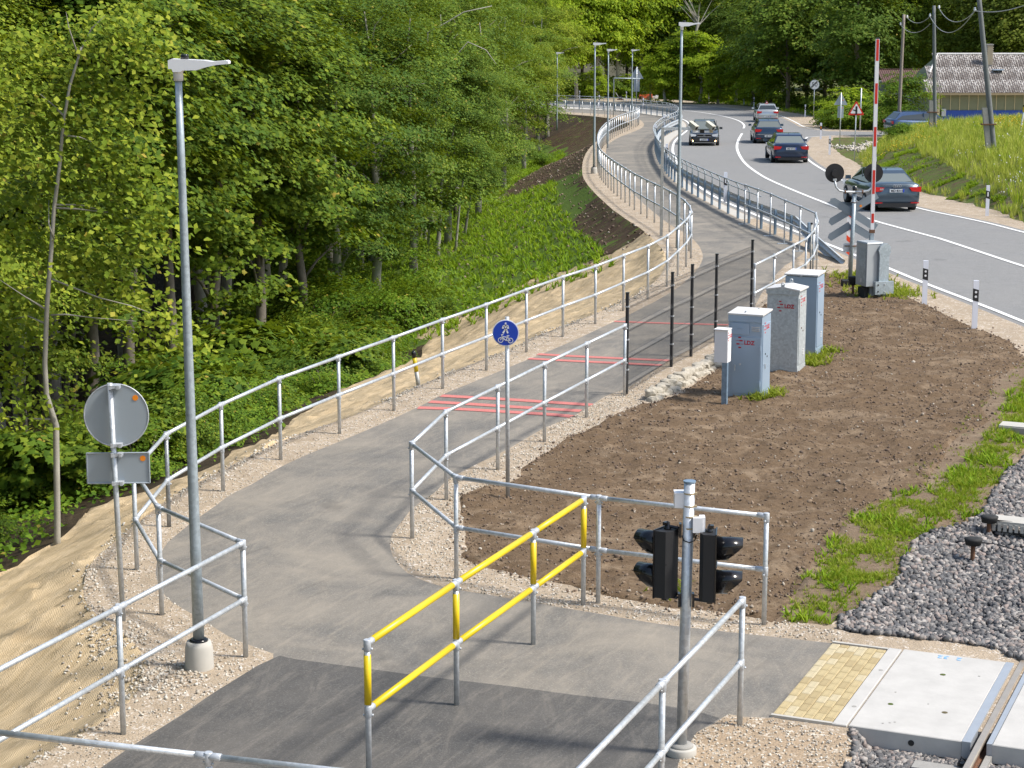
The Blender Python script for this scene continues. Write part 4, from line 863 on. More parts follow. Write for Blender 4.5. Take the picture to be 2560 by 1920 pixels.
for lab, (u, v), k in [('white delineator post with two round reflectors on the verge, left of the nearest pair', (2310, 763), 'd'), ('white delineator post with two round reflectors nearest the right edge of the road', (2435, 821), 'd'),
    ('white delineator post at the foot of the grassy bank, right of the blue-grey saloon', (2467, 540), 'w'), ('white delineator post hidden partly by the red and white barrier arm', (2186, 452), 'w'),
    ('white delineator post beside the right verge behind the dark blue saloon', (2073.5, 387), 'w'), ('delineator post with amber reflector at the near corner of the side road', (2051.5, 348), 'y'),
    ('delineator post with amber reflector at the far corner of the side road, right one', (2058.9, 317.5), 'y'), ('white delineator post just left of the far amber one by the side road', (2045.8, 307.5), 'w'),
    ('white delineator post left of the fifty sign pole on the far verge', (2012.6, 292), 'w'), ('white delineator post just left of the silver hatchback', (1884.5, 270), 'w'), ('white delineator post on the outer verge, second left of the silver hatchback', (1859.8, 263), 'w'),
    ('white delineator post on the far verge above the oncoming black car', (1771.9, 257.7), 'w'), ('white delineator post left of the orange machine on the far verge', (1565.9, 252.7), 'w'), ('white delineator post on the far verge behind the left end of the railing', (1449, 250.7), 'w')]:
    delineator(lab, G(u, v), k)
for lab, (u, v) in [('white reflector plate fixed to the guardrail, nearest one', (1812, 531)), ('white reflector plate fixed to the guardrail beside the camera mast', (1666, 435)), ('white reflector plate on the guardrail at the back of its bend', (1698.5, 308)),
    ('white reflector plate on the inner side of the guardrail bend', (1660, 341)), ('white reflector plate on the guardrail left side of its bend', (1638, 372)), ('white reflector plate on the far guardrail right of the pipe frame', (1608, 284)), ('white reflector plate on the far guardrail beside the leftmost of three lamps', (1498, 275))]:
    b = G(u, v); delineator(lab, b, 'w', z=.36, group='reflector plates on the guardrail')
# ------------------------------------------------------------------ level crossing barrier, lights, saltire
b0 = G(2170, 742); ang = math.atan2(P2[1], P2[0])
t = thing('barrier_drive', 'grey level crossing barrier drive housing with its counterweight arm', 'barrier machine', tuple(b0), .36)
MB().box((0, 0, .80), (.42, .50, 1.02)).build('housing', MT['barrier_grey'], t); MB().box((0, 0, 1.325), (.44, .52, .035), top=(.93, .93)).build('lid', MT['barrier_grey'], t); MB().box((.08, .02, .15), (.27, .40, .32)).build('pedestal', MT['barrier_grey'], t); MB().box((-.14, 0, .12), (.12, .3, .25)).build('pedestal', MT['rubber'], t)
MB().box((-.218, -.05, .75), (.012, .30, .85)).build('door', MT['galv_pole'], t); MB().box((-.225, -.03, .42), (.02, .06, .09)).build('lock', MT['galv'], t)
m = MB(); m.prism([(-.13, 0), (.13, 0), (.13, .95), (.17, 1.05), (.16, 1.18), (.09, 1.26), (-.02, 1.27), (-.12, 1.20), (-.16, 1.1), (-.13, .98)], -.03, .03, Matrix.Translation((.22, -.30, .05)) @ Matrix.Rotation(math.pi/2, 4, 'X')); m.build('counterweight_arm', MT['galv_pole'], t)
MB().box((.20, -.37, .26), (.50, .09, .30)).build('counterweight', MT['galv_pole'], t)
for x, z in ((.02, .34), (.02, .18), (.20, .35), (.20, .17)): disc(.018, .02, -.42, z, 10, x).build('bolt', MT['rubber' if x < .1 else 'galv'], t)
MB().box((.20, .28, 1.28), (.10, .05, .36)).build('arm_bracket', MT['galv_pole'], t)
# arm: stands upright, leaning a little to the right
a0 = np.array([b0[0]+.10, b0[1]+.30, b0[2]+1.15]); top = AT(2194, 97, a0[1]); t = thing('crossing_barrier', 'raised boom with red and white bands beside the slate saloon', 'barrier', tuple(a0)); v = top-a0; L = np.linalg.norm(v); u_ = v/L
def seg(z1, z2, w, d, name, mat): 
    p = u_*z1; q = u_*z2; V = []
    for c in (p, q):
        for a, b in ((-1, -1), (1, -1), (1, 1), (-1, 1)): V.append((c[0]+a*w/2, c[1]+b*d/2, c[2]))
    MB().add(V, [(3, 2, 1, 0), (4, 5, 6, 7), (0, 1, 5, 4), (1, 2, 6, 5), (2, 3, 7, 6), (3, 0, 4, 7)]).build(name, MT[mat], t)
seg(-.1, .42, .085, .09, 'arm_root', 'galv_pole'); seg(.36, .44, .12, .11, 'arm_clamp', 'rust'); 
# red bands taken from the photograph, as share of the arm length
vb = [557, 532.5, 484.5, 424, 366, 316, 259.5, 207, 152, 97.5]; la = a0[2]
fr = [ (CH-(math.tan(TH+math.atan((q-CY)/FL)))*a0[1]-a0[2])/u_[2] for q in vb]
seg(.42, L, .088, .075, 'arm_beam', 'white')
for i in range(0, 10, 2):
    z1, z2 = fr[i], fr[i+1] if i+1 < 10 else L
    seg(z1, z2-.01, .062, .079, 'red_band', 'red')
seg(L, L+.03, .08, .08, 'arm_tip', 'black')
# light post with saltires seen from behind
b0 = G(2124, 716); t = thing('crossing_light', 'two black discs on a bent tube above grey crossed boards, seen from behind', 'crossing signal', tuple(b0)); k = .0
px_m = FL/(b0[1]*math.cos(TH)+7*math.sin(TH)); hz = lambda v: (716-v)/px_m*1.03
MB().tube([(0, 0, 0), (.05, 0, hz(490))], .052, 14).build('pole', MT['galv_pole'], t, smooth=True); MB().tube([(.05, 0, hz(490)), (.05, 0, hz(472))], .055, 14).build('pole_cap', MT['black'], t, smooth=True)
MB().box((-.03, 0, .05), (.34, .30, .22)).build('foot_frame', MT['rubber'], t)
zl = hz(486); X1, X2 = (2078-2124)/px_m, (2174-2124)/px_m
for s, xe in ((-1, X1), (1, X2)):
    pts = [(.05, -.06, zl), (xe-s*.26, -.06, zl), (xe-s*.12, -.06, zl+.03), (xe-s*.03, -.06, zl+.12), (xe, -.06, zl+.28)]; MB().tube(pts, .025, 10).build('bent_tube', MT['galv'], t, smooth=True)
    MB().tube([(xe-s*.28, -.06, zl), (xe-s*.25, -.06, zl)], .045, 10).build('tube_collar', MT['rust'], t)
    zc = zl+.46; disc(.235, .02, 0, zc, 36, xe).build('light_disc', MT['black_matt'], t); disc(.085, .09, -.05, zc, 18, xe).build('light_can', MT['black_matt'], t); MB().box((xe, -.06, zc-.16), (.09, .05, .05)).build('lamp_mount', MT['galv'], t)
def board(x0_, z0_, x1, z1, hw=.095, th=.012, y=.06):
    a = np.array([x0_, z0_]); b = np.array([x1, z1]); d = (b-a)/np.linalg.norm(b-a); n = np.array([-d[1], d[0]])*hw
    P = [a+n, a-d*.05+n*.1, a-n*.8, b-n, b+n] if True else 0
    P = [a+n*.9+d*.05, a-d*.03+n*.2, a-n, b-n, b+n]
    MB().prism([tuple(p) for p in P], -th/2, th/2, Matrix.Translation((0, y, 0)) @ Matrix.Rotation(math.pi/2, 4, 'X')).build('saltire_board', MT['slate_board'], t)
def q(u, v): return ((u-2124)/px_m, hz(v))
board(*q(2073, 506), *q(2186, 574), y=.06); board(*q(2071, 561), *q(2186, 494), y=.075)
m0 = q(2125, 566)
board(*q(2070, 598), *q(2122, 567), y=.06); board(*q(2172, 596), *q(2122, 567), y=.075)
disc(.032, .004, .04, q(2146, 521)[1], 16, q(2146, 521)[0]).build('sticker', MT['orange'], t)
for z in (hz(513), hz(618)): MB().tube([(.045, 0, z), (.045, 0, z+.02)], .06, 14).build('band', MT['rust'], t)
o = plate(.40, .22, .012, .07, hz(622), .04, .02).build('name_plate', MT['white'], t); MB().box((.03, .05, hz(618)), (.36, .02, .022)).build('plate_strap', MT['rust'], t)
# red and white hazard board behind it
b0 = G(2122, 668); t = thing('hazard_board', 'red and white striped hazard board behind the crossed boards', 'road sign', tuple(b0)); sign_pole(t, 1.5, .025); MT['red_orange'] = plain('red_orange', (.78, .06, .01), .5)
MB().box((0, -.04, .98), (.19, .012, 1.25)).build('board', MT['white'], t)
for i in range(4):
    z = .40+.34*i; MB().prism([(-.095, z), (.095, z-.16), (.095, z-.02), (-.095, z+.14)], -.003, .003, Matrix.Translation((0, -.05, 0)) @ Matrix.Rotation(math.pi/2, 4, 'X')).build('red_stripe', MT['red_orange'], t)
trackbox('black cable terminal on a stem between the signal post and the barrier drive', G(2132, 737), .42)
# ------------------------------------------------------------------ other signs along the road
def back_tri(label, base, zb, s, pw, ph, pz, Hp, r=.03):
    t = thing('road_sign', label, 'road sign', tuple(base)); sign_pole(t, Hp, r); tri(s, .012, .05, zb).build('triangle_plate', MT['sign_back'], t); plate(pw, ph, .012, .05, pz, .03).build('plate', MT['sign_back'], t)
    disc(.03, .004, .04, zb+s*.35, 12, s*.17).build('sticker', MT['orange'], t); disc(.03, .004, .04, pz+ph*.35, 12, pw*.3).build('sticker', MT['orange'], t); return t
b = G(2099, 367); s_ = FL/b[1]; back_tri('back of a grey triangle sign with a plate below, between the side road posts', b, (367-264)/s_, .9*34/34*(34/s_)/.9*1.0, 15/s_, 29/s_, (367-281)/s_, (367-233)/s_)
b = G(1591, 259); s_ = FL/b[1]; back_tri('large triangle sign back with a tall plate, before the dark far trees', b, (259-198)/s_, 34/s_, 15/s_, 31/s_, (259-214)/s_, (259-169)/s_, .05)
b = G(2136, 403); s_ = FL/b[1]; t = thing('warning_sign', 'red bordered triangle sign showing a road joining from the left', 'road sign', tuple(b)); zb = (403-289)/s_; sd_ = 41/s_; sign_pole(t, (403-262)/s_, .028)
tri(sd_, .012, -.04, zb).build('sign_border', MT['red'], t); tri(sd_*.70, .006, -.050, zb+sd_*.105, .03).build('sign_face', MT['white'], t)
sy = lambda u, v: ((u-2140)/s_, (403-v)/s_)
strokes(t, [[sy(2140.5, 286.5), sy(2140.5, 268)]], .05, -.056, 'junction_symbol', 'black_matt'); strokes(t, [[sy(2132.5, 276), sy(2140, 278)]], .026, -.056, 'junction_symbol', 'black_matt')
b = G(2034, 293); s_ = FL/b[1]; t = thing('speed_sign', 'round white sign ending a limit of 50 on the far verge', 'road sign', tuple(b)); sign_pole(t, (293-204)/s_, .035); zc = (293-213)/s_; r_ = 12/s_
disc(r_, .012, -.04, zc).build('sign_rim', MT['sign_back'], t); disc(r_*.93, .006, -.05, zc).build('sign_face', MT['white'], t); put('lettering', text_mesh('50', r_*1.25, plain('sign_grey', (.2, .2, .22), .6), .01), t, (0, -.055, zc), rot=FRONT)
strokes(t, [[(-r_*.62, zc-r_*.62), (r_*.62, zc+r_*.62)], [(-r_*.72, zc-r_*.48), (r_*.48, zc+r_*.72)]], .022, -.058, 'slash', 'black_matt')
b = G(2150, 327); s_ = FL/b[1]; t = thing('bare_pole', 'bare grey sign pole at the far edge of the side road', 'pole', tuple(b)); sign_pole(t, 105/s_, .045)
b = G(1497, 246); s_ = FL/b[1]; t = thing('road_sign', 'small narrow sign on a thin pole beyond the left end of the road', 'road sign', tuple(b)); sign_pole(t, 46/s_, .03); MB().box((0, .05, 37/s_), (7.5/s_, .02, 17/s_)).build('plate', MT['sign_back'], t)
b = G(1533.5, 292); s_ = FL/b[1]; t = thing('pipe_frame', 'grey pipe gallows frame reaching over the path before the far trees', 'sign gantry', tuple(b)); MB().tube([(0, 0, 0), (0, 0, 91/s_), (.01, 0, 93.5/s_), (.06, 0, 95/s_), (66/s_, 0, 93.5/s_)], .045, 10).build('bent_pipe', MT['galv_pole'], t, smooth=True)
b = G(2025, 704); s_ = FL/b[1]; t = thing('bare_pole', 'thin grey pole with a black cap at the railing corner', 'pole', tuple(b)); MB().tube([(0, 0, 0), (0, 0, 145/s_)], .024, 10).build('pole', MT['galv_dull'], t, smooth=True); MB().tube([(0, 0, 145/s_), (0, 0, 149/s_)], .03, 10).build('pole_cap', MT['black'], t)
# camera mast
MT['camera_beige'] = plain('camera_beige', (.50, .48, .40), .5)
b = G(1653, 590); s_ = FL/b[1]*1.0; t = thing('camera_mast', 'square post with an arm carrying two white cameras over the road', 'camera mast', tuple(b)); hm = (590-320)/s_
MB().box((0, 0, hm/2), (.085, .085, hm)).build('mast', MT['galv_dull'], t); MB().box((.46, 0, hm-.03), (1.0, .07, .09)).build('arm', MT['galv'], t)
for x, a in ((.93, .5), (1.44, .75)):
    M = Matrix.Translation((x, 0, hm+.20)) @ Matrix.Rotation(a*0+.0, 4, 'Z') @ Matrix.Rotation(-.62+.1*(x > 1.3), 4, 'Y')
    m = MB().box((0, 0, 0), (.30, .13, .13)).box((-.01, 0, .075), (.35, .15, .016)); m.v = [tuple((Matrix.Translation((x, 0, hm+.05)) @ Matrix.Rotation(-.9, 4, 'Z') @ Matrix.Rotation(.45, 4, 'Y')) @ Vector(v)) for v in m.v]; m.build('camera_housing', MT['camera_beige'], t)
    m = MB().box((.152, 0, 0), (.006, .09, .09)); m.v = [tuple((Matrix.Translation((x, 0, hm+.05)) @ Matrix.Rotation(-.9, 4, 'Z') @ Matrix.Rotation(.45, 4, 'Y')) @ Vector(v)) for v in m.v]; m.build('camera_window', MT['black'], t)
    MB().box((x+.03, 0, hm-.09), (.10, .08, .12)).build('camera_mount', MT['beige_trim'] if x > 1.3 else MT['white'], t)
MB().box((1.19, -.03, hm-.10), (.13, .10, .11)).build('infrared_lamp', MT['black'], t); MB().box((1.2, 0, hm-.12), (.55, .05, .05)).build('arm_tip', MT['white'], t)
# marker post on the burlap
b = GH(1046, 962); t = thing('cable_marker', 'leaning grey marker post with a yellow band and black top on the burlap slope', 'marker post', tuple(b)); t.rotation_euler = (0, -.14, 0)
MB().tube([(0, 0, -.1), (0, 0, .25)], .040, 12).build('post', MT['galv_dull'], t, smooth=True); MB().tube([(0, 0, .25), (0, 0, .52)], .041, 12).build('yellow_band', MT['yellow'], t, smooth=True); MB().lathe([(.045, .52), (.045, .62), (.02, .65)], 12).build('post_cap', MT['black'], t, smooth=True)
# ------------------------------------------------------------------ cars (x forward, origin on the ground at the middle)
MT['glass'] = NT('car_glass').done((.03, .04, .045), .06, 0, .9); MT['glass_painted_sky'] = NT('car_glass_painted_sky').done((.16, .18, .17), .08, 0, .9)  # pale copy: sky reflection painted into the glass colour
def paint(name, col, met=.4):
    t = NT(name); t.done(t.mix(t.noise(2, 3), tuple(x*.9 for x in col), tuple(x*1.1 for x in col)), .3, met); t.b.inputs['Coat Weight'].default_value = .8; t.b.inputs['Coat Roughness'].default_value = .06; return t.m
MT['tail_red'] = plain('tail_red', (.62, .012, .014), .15, var=.1); MT['lamp_clear'] = plain('lamp_clear', (.85, .87, .9), .12, .1); MT['chrome'] = plain('chrome', (.65, .65, .66), .15, .9)
tt = NT('fog_lamp'); tt.done((1, .6, .3), .4); tt.b.inputs['Emission Color'].default_value = (1, .62, .28, 1); tt.b.inputs['Emission Strength'].default_value = 9; MT['fog_lamp'] = tt.m
MT['plate'] = plain('number_plate', (.72, .74, .76), .5, var=.03); MT['eu_blue'] = plain('eu_blue', (.01, .05, .5), .5); MT['ink'] = plain('ink', (.03, .03, .04), .6)
def car(label, base, heading, pm, L=4.6, Wd=1.82, H=1.43, style='saloon', plate_txt='', group=None, glass='glass', rearlamp='wide', roof=None):
    """heading: angle of travel, degrees from +Y clockwise"""
    t = thing('car', label, 'car', tuple(base), math.radians(90-heading), group); P = MT[pm] if isinstance(pm, str) else pm; h = L/2; w = Wd/2
    # body: stations x, half width, belt height, bottom height
    if style == 'saloon': S = [(-h, .80, .62, .42), (-h+.04, .90, .98, .30), (-h+.18, .94, 1.03, .24), (-h+.75, .985, 1.02, .2), (-h+1.3, 1, .98, .2), (-.3, 1, .95, .2), (.75, 1, .93, .2), (1.15, .99, .93, .2), (h-.55, .97, .82, .2), (h-.15, .90, .70, .22), (h-.03, .80, .62, .28), (h, .74, .52, .34)]
    else: S = [(-h, .80, .60, .42), (-h+.05, .90, .96, .30), (-h+.14, .94, 1.02, .24), (-h+.55, .985, 1.0, .2), (-h+1.3, 1, .97, .2), (-.3, 1, .95, .2), (.75, 1, .93, .2), (1.15, .99, .93, .2), (h-.55, .97, .84, .2), (h-.15, .90, .72, .22), (h-.03, .80, .62, .28), (h, .74, .52, .34)]
    V = []; Fs = []; K = 12
    for x, k, zb, zs in S:
        hw = w*k; dz = zb-zs
        ring = [(hw*.86, zs), (hw*.97, zs+.08), (hw, zs+.30*dz+.05), (hw, zs+.62*dz), (hw*.965, zb-.05), (hw*.86, zb), (hw*.4, zb+.03)]
        ring += [(-a, b) for a, b in reversed(ring)]; K = len(ring)
        V += [(x, a, b) for a, b in ring]
    for i in range(len(S)-1):
        for j in range(K): Fs.append((i*K+j, (i+1)*K+j, (i+1)*K+(j+1) % K, i*K+(j+1) % K))
    Fs += [tuple(range(K)), tuple((len(S)-1)*K+j for j in reversed(range(K)))]
    MB().add(V, Fs).build('body', P, t, smooth=True)
    # greenhouse
    rear = {'saloon': (-h+.72, -h+1.45), 'hatch': (-h+.12, -h+.50), 'estate': (-h+.15, -h+.62)}[style]; fx, fr_ = 1.12, .42; bw, rw_ = w*.88, w*.66; zb = .96
    def rg(x, hw, z): return [(x, hw, z), (x, -hw, z)]
    A = [(rear[0], bw, 1.0), (rear[1], rw_, H-.04), (rear[1]+.35, rw_*1.02, H), (fr_-.35, rw_*1.02, H), (fr_, rw_, H-.03), (fx, bw*.98, .93)]
    # side glass
    for s in (1, -1):
        q_ = [(rear[0]+.16, s*(bw+.004), 1.0), (rear[1]+.05, s*(rw_+.03), H-.10), (rear[1]+.35, s*(rw_+.035), H-.075), (fr_-.3, s*(rw_+.035), H-.075), (fr_-.02, s*(rw_+.03), H-.11), (fx-.12, s*(bw+.004), .97)]
        n_ = MB().add(q_+[(x, y-s*.03, z) for x, y, z in q_], [tuple(range(6)) if s > 0 else tuple(reversed(range(6)))]); n_.build('side_window', MT['glass'], t)
        for xp in (-.28,): MB().box((xp, s*(bw+rw_)/2+s*.03, (H+.95)/2-.01), (.06, .02, H-1.05)).build('pillar', P, t)
    V = [p for x, hw, z in A for p in rg(x, hw, z)]
    cab = MB(); cab.add(V, [(2*i, 2*i+1, 2*i+3, 2*i+2) for i in range(5)]+[(0, 2, 4, 6, 8, 10), (11, 9, 7, 5, 3, 1)]); cab.build('roof', P if roof is None else MT[roof], t)
    def glassq(x0_, hw0, z0_, x1, hw1, z1, off, name, mt):
        b = MB(); b.add([(x0_+off, hw0, z0_), (x0_+off, -hw0, z0_), (x1+off, -hw1, z1), (x1+off, hw1, z1)], [(0, 1, 2, 3) if off < 0 else (3, 2, 1, 0)]); b.build(name, MT[mt], t)
    glassq(rear[0]+.07, bw*.93, 1.04, rear[1]-.04, rw_*.93, H-.085, -.035, 'rear_window', glass); glassq(fx-.05, bw*.93, .98, fr_+.05, rw_*.92, H-.06, .035, 'windscreen', 'glass_painted_sky')
    for s in (1, -1):
        for xw in (h-.86, -h+.98):
            n = 'wheel'; wl = MB(); wl.tube([(xw, s*(w-.20), .325), (xw, s*(w-.19), .325), (xw, s*(w-.005), .325), (xw, s*(w+.005), .325)], [.30, .325, .325, .30], 20); o = wl.build('wheel', MT['rubber'], t, smooth=True)
            MB().tube([(xw, s*(w+.001), .325), (xw, s*(w+.012), .325)], .215, 16).build('rim', MT['sign_back'], o)
        MB().box((.72, s*(w+.10), 1.02), (.12, .2, .13), top=(.8, .9)).build('mirror', P, t)
        # tail and head lamps
        wl_ = .42 if rearlamp == 'wide' else .34
        b = MB().prism([(s*(w*.95), .74), (s*(w*.95), .93), (s*(w*.95-wl_), .90), (s*(w*.95-wl_*.8), .77)], 0, .03); b.v = [(-h+.02-z_, y_, z2) if False else (-h-.012+z_*1., x_, y_) for (x_, y_, z_) in b.v for z2 in (0,)]; b.build('tail_lamp', MT['tail_red'], t)
        b = MB().prism([(s*(w*.88), .60), (s*(w*.92), .78), (s*(w*.52), .72), (s*(w*.56), .62)], 0, .05); b.v = [(h-.055+z_, x_, y_) for x_, y_, z_ in b.v]; b.build('head_lamp', MT['lamp_clear'], t)
        MB().box((-h-.005, s*w*.72, .36), (.03, .3, .035)).build('rear_reflector', MT['tail_red'], t)
    MB().box((-h+.0, 0, .28), (.06, Wd*.72, .14)).build('rear_valance', MT['black_matt'], t); MB().box((-h-.0, 0, .985), (.03, Wd*.66, .018)).build('boot_edge', P, t); MB().box((-h-.006, 0, .60), (.03, Wd*.86, .02)).build('bumper_seam', MT['chrome'] if style != 'saloon' else P, t)
    zp = .79 if style == 'saloon' else .50
    for xx, sg, zz in ((-h-.018, -1, zp), (h+.012, 1, .42)):
        MB().box((xx, 0, zz), (.01, .52, .115)).build('number_plate', MT['plate'], t); MB().box((xx+sg*.004, -sg*-.235*1, zz), (.01, .045, .113)).build('plate_band', MT['eu_blue'], t)
        if plate_txt:
            o = put('lettering', text_mesh(plate_txt, .115, MT['ink'], .002), t, (xx+sg*.009, 0, zz-.003)); o.rotation_euler = (math.pi/2, 0, -math.pi/2 if sg < 0 else math.pi/2)
    MB().box((-h+1.6 if style == 'saloon' else -h+.75, 0, H+.02), (.10, .02, .05), top=(.3, .5)).build('antenna_fin', MT['black'], t)
    return t
PB = dict(a=paint('paint_slate', (.055, .085, .12)), b=paint('paint_navy', (.012, .03, .075)), g=paint('paint_dark_blue', (.03, .06, .11)), s=paint('paint_silver', (.55, .57, .58), .6), k=paint('paint_black', (.018, .02, .024)), e=paint('paint_blue', (.03, .07, .17)))
def fwd(p, heading, d): a = math.radians(heading); q = np.array([p[0]+math.sin(a)*d, p[1]+math.cos(a)*d, 0]); q[2] = tz(q[0], q[1])+.01; return q
a = G(2232, 527); A4 = car('slate blue-grey saloon with two tailpipes, nearest car on the road', fwd(a, -4, 1.9), -4, PB['a'], 4.7, 1.83, 1.43, 'saloon', 'MD·8315', glass='glass_painted_sky')
o = put('lettering', text_mesh('A4', .11, MT['chrome'], .004), A4, (-2.375, .55, .84)); o.rotation_euler = (math.pi/2, 0, -math.pi/2)
for k in range(4): b = MB().tube([(-2.362, .105-.07*k+.045*math.cos(x), 1.01-.055+.045*math.sin(x)) for x in np.linspace(0, 2*math.pi, 17)], .008, 6, False).build('ring_badge', MT['chrome'], A4)
for y in (.42, .50): MB().tube([(-2.36, y, .26), (-2.30, y, .26)], .035, 12).build('tailpipe', MT['chrome'], A4)
a = G(1975, 407); B5 = car('dark navy saloon with wide red tail lamps, second nearest of the queue', fwd(a, 2, 2.0), 2, PB['b'], 4.9, 1.87, 1.46, 'saloon', 'MS·3713', glass='glass_painted_sky')
a = G(1921, 358.5); car('dark blue hatchback between the navy saloon and the silver hatchback', fwd(a, 3, 1.8), 3, PB['g'], 4.3, 1.80, 1.47, 'hatch', 'NB·1214', glass='glass_painted_sky')
a = G(1918, 305.5); GS = car('silver hatchback with a small red triangle sign on its roof', fwd(a, 3, 1.8), 3, PB['s'], 4.26, 1.79, 1.46, 'hatch', 'LV·402')
b = MB().prism([(-.13, 0), (.13, 0), (0, .23)], -.02, .02, Matrix.Translation((-.9, 0, 1.46)) @ Matrix.Rotation(math.pi/2, 4, 'Z') @ Matrix.Rotation(math.pi/2, 4, 'X')).build('roof_sign', MT['red'], GS); b = MB().prism([(-.07, .035), (.07, .035), (0, .16)], -.024, .024, Matrix.Translation((-.9, 0, 1.46)) @ Matrix.Rotation(math.pi/2, 4, 'Z') @ Matrix.Rotation(math.pi/2, 4, 'X')).build('roof_sign_face', MT['white'], GS)
a = G(1760, 364); AV = car('black saloon with lit fog lamps driving towards the camera', fwd(a, 185.5, -1.9), 185.5, PB['k'], 4.7, 1.81, 1.48, 'saloon', 'JJ·4772')
MB().box((2.33, 0, .66), (.05, .80, .16)).build('grille', MT['black'], AV); 
for z in (.74, .60): MB().box((2.345, 0, z), (.04, .84, .02)).build('grille_trim', MT['chrome'], AV)
MB().box((2.352, 0, .24), (.03, 1.5, .025)).build('bumper_trim', MT['chrome'], AV)
MB().tube([(2.355, .05*math.cos(x), .685+.035*math.sin(x)) for x in np.linspace(0, 2*math.pi, 13)], .008, 6, False).build('badge', MT['chrome'], AV)
for s in (1, -1): MB().tube([(2.26, s*.66, .36), (2.33, s*.66, .36)], .055, 14).build('fog_lamp', MT['fog_lamp'], AV)
a = G(2222, 332); p = AT(2308, 300, 129); p[2] = -1.5; car('blue estate car half hidden behind the grassy bank by the house', p, 80, PB['e'], 4.75, 1.85, 1.50, 'estate', '')
# ------------------------------------------------------------------ orange machine on the far verge
b = G(1612, 251); s_ = FL/b[1]; t = thing('orange_roller', 'orange road machine with a dark engine parked before the far trees', 'construction machine', tuple(b)); MT['machine_orange'] = plain('machine_orange', (.62, .12, .05), .5, var=.3, sc=3)
MB().box((-.1, 0, .48), (1.0, .9, .42)).box((-.55, 0, .42), (.12, 1.0, .62)).box((.62, 0, .50), (.42, .7, .36)).build('chassis', MT['machine_orange'], t); MB().box((.0, 0, .82), (.62, .6, .26)).box((.1, .1, .98), (.3, .3, .12)).build('engine', MT['black_matt'], t)
MB().tube([(-.42, -.5, .26), (-.42, .5, .26)], .26, 18).build('drum', MT['rust'], t, smooth=True); MB().tube([(.45, -.5, .26), (.45, .5, .26)], .26, 18).build('drum', MT['rust'], t, smooth=True); MB().box((1.15, 0, .34), (.6, .5, .24)).box((1.35, 0, .5), (.3, .3, .16)).build('water_tank', MT['white'], t)
b = G(1551, 250); t = thing('plate_compactor', 'small dark vibrating plate standing left of the orange machine', 'construction machine', tuple(b)); MB().box((0, 0, .06), (.7, .45, .12)).build('base_plate', MT['rust'], t); MB().box((0, 0, .3), (.4, .35, .32)).build('engine', MT['black_matt'], t); MB().tube([(-.2, 0, .3), (-.55, 0, .85)], .03, 8).tube([(.1, .1, .2), (.45, 0, .0)], .03, 8).build('handle', MT['galv'], t)
# ------------------------------------------------------------------ timber poles with wires
def upole(label, ub, vb_, ut, vt, Y, r, mat='wood_pole', base=None):
    a = AT(ub, vb_, Y); b = AT(ut, vt, Y); g = tz(a[0], a[1]); d = (b-a)/(b[2]-a[2]); a2 = a+d*(g-.4-a[2]) if a[2] > g-.4 else a
    t = thing('utility_pole', label, 'utility pole', tuple(a2), group='timber utility poles by the house'); n = 8; MB().tube([(b-a2)*k/n for k in range(n+1)], [r*(1.12-.3*k/n) for k in range(n+1)], 12).build('pole', MT[mat], t, smooth=True); return t, a2, b
tp1, a1, b1 = upole('pale timber pole left of the round bush and the blue car', 2248, 278, 2260, 36, 130, .11)
tp2, a2_, b2 = upole('grey timber pole before the left house corner, tied to a short stub', 2337, 305, 2335, 14, 112, .105, 'wood_grey')
tp3, a3, b3 = upole('leaning grey timber pole on the grassy bank tied to a concrete stub', 2489, 420, 2444, -40, 86, .115, 'wood_grey')
for tpx, a, b, off_, h_ in ((tp3, a3, b3, -.22, 2.2), (tp2, a2_, b2, -.20, 1.7)):
    d = (b-a)/np.linalg.norm(b-a); m = MB(); p0 = np.array([off_, 0, 0]); V = []
    for k in (0, h_+.4):
        c_ = p0+d*k
        for x, y in ((-.11, -.09), (.11, -.09), (.11, .09), (-.11, .09)): V.append((c_[0]+x, c_[1]+y, c_[2]))
    m.add(V, [(3, 2, 1, 0), (4, 5, 6, 7), (0, 1, 5, 4), (1, 2, 6, 5), (2, 3, 7, 6), (3, 0, 4, 7)]).build('concrete_stub', MT['concrete_old'], tpx)
    for k in (.55, h_*.86): c_ = d*k; MB().box((c_[0]+off_/2-.02, c_[1], c_[2]), (.62, .30, .05)).build('tie_band', MT['rust'], tpx)
ins = MB().lathe([(.02, -.02), (.045, 0), (.05, .05), (.03, .07), (.045, .09), (.02, .12)], 10).mesh('insulator', MT['white'], True)
IP = [AT(2268, 44, 130), AT(2251.5, 62, 130), AT(2325, 41, 112), AT(2347.5, 20.5, 112), AT(2437.5, 27, 86)]
for p, tpx in zip(IP, (tp1, tp1, tp2, tp2, tp3)): o = put('insulator', ins, tpx, tuple(p-np.array(tpx.location)), sc=1.3)
def wire(label, a, b, sag): 
    P = [a+(b-a)*k/16-np.array([0, 0, sag*4*(k/16)*(1-k/16)]) for k in range(17)]; t = MB().tube([p-a for p in P], .018, 5).build('overhead_wire', MT['galv_dull'], None, tuple(a), smooth=True); tag(t, label, 'wire', 'overhead wires between the poles')
wire('wire from the pale pole to the grey pole', IP[0], IP[2], .35); wire('lower wire sagging from the grey pole to the leaning pole', IP[2], IP[4], .9); wire('upper wire sagging from the grey pole to the leaning pole', IP[3], IP[4], .6); wire('wire leaving the leaning pole to the upper right', IP[4], AT(2640, -25, 70), .3); wire('lower wire ending at the pale pole', IP[1], AT(2325, 60, 118), .5)
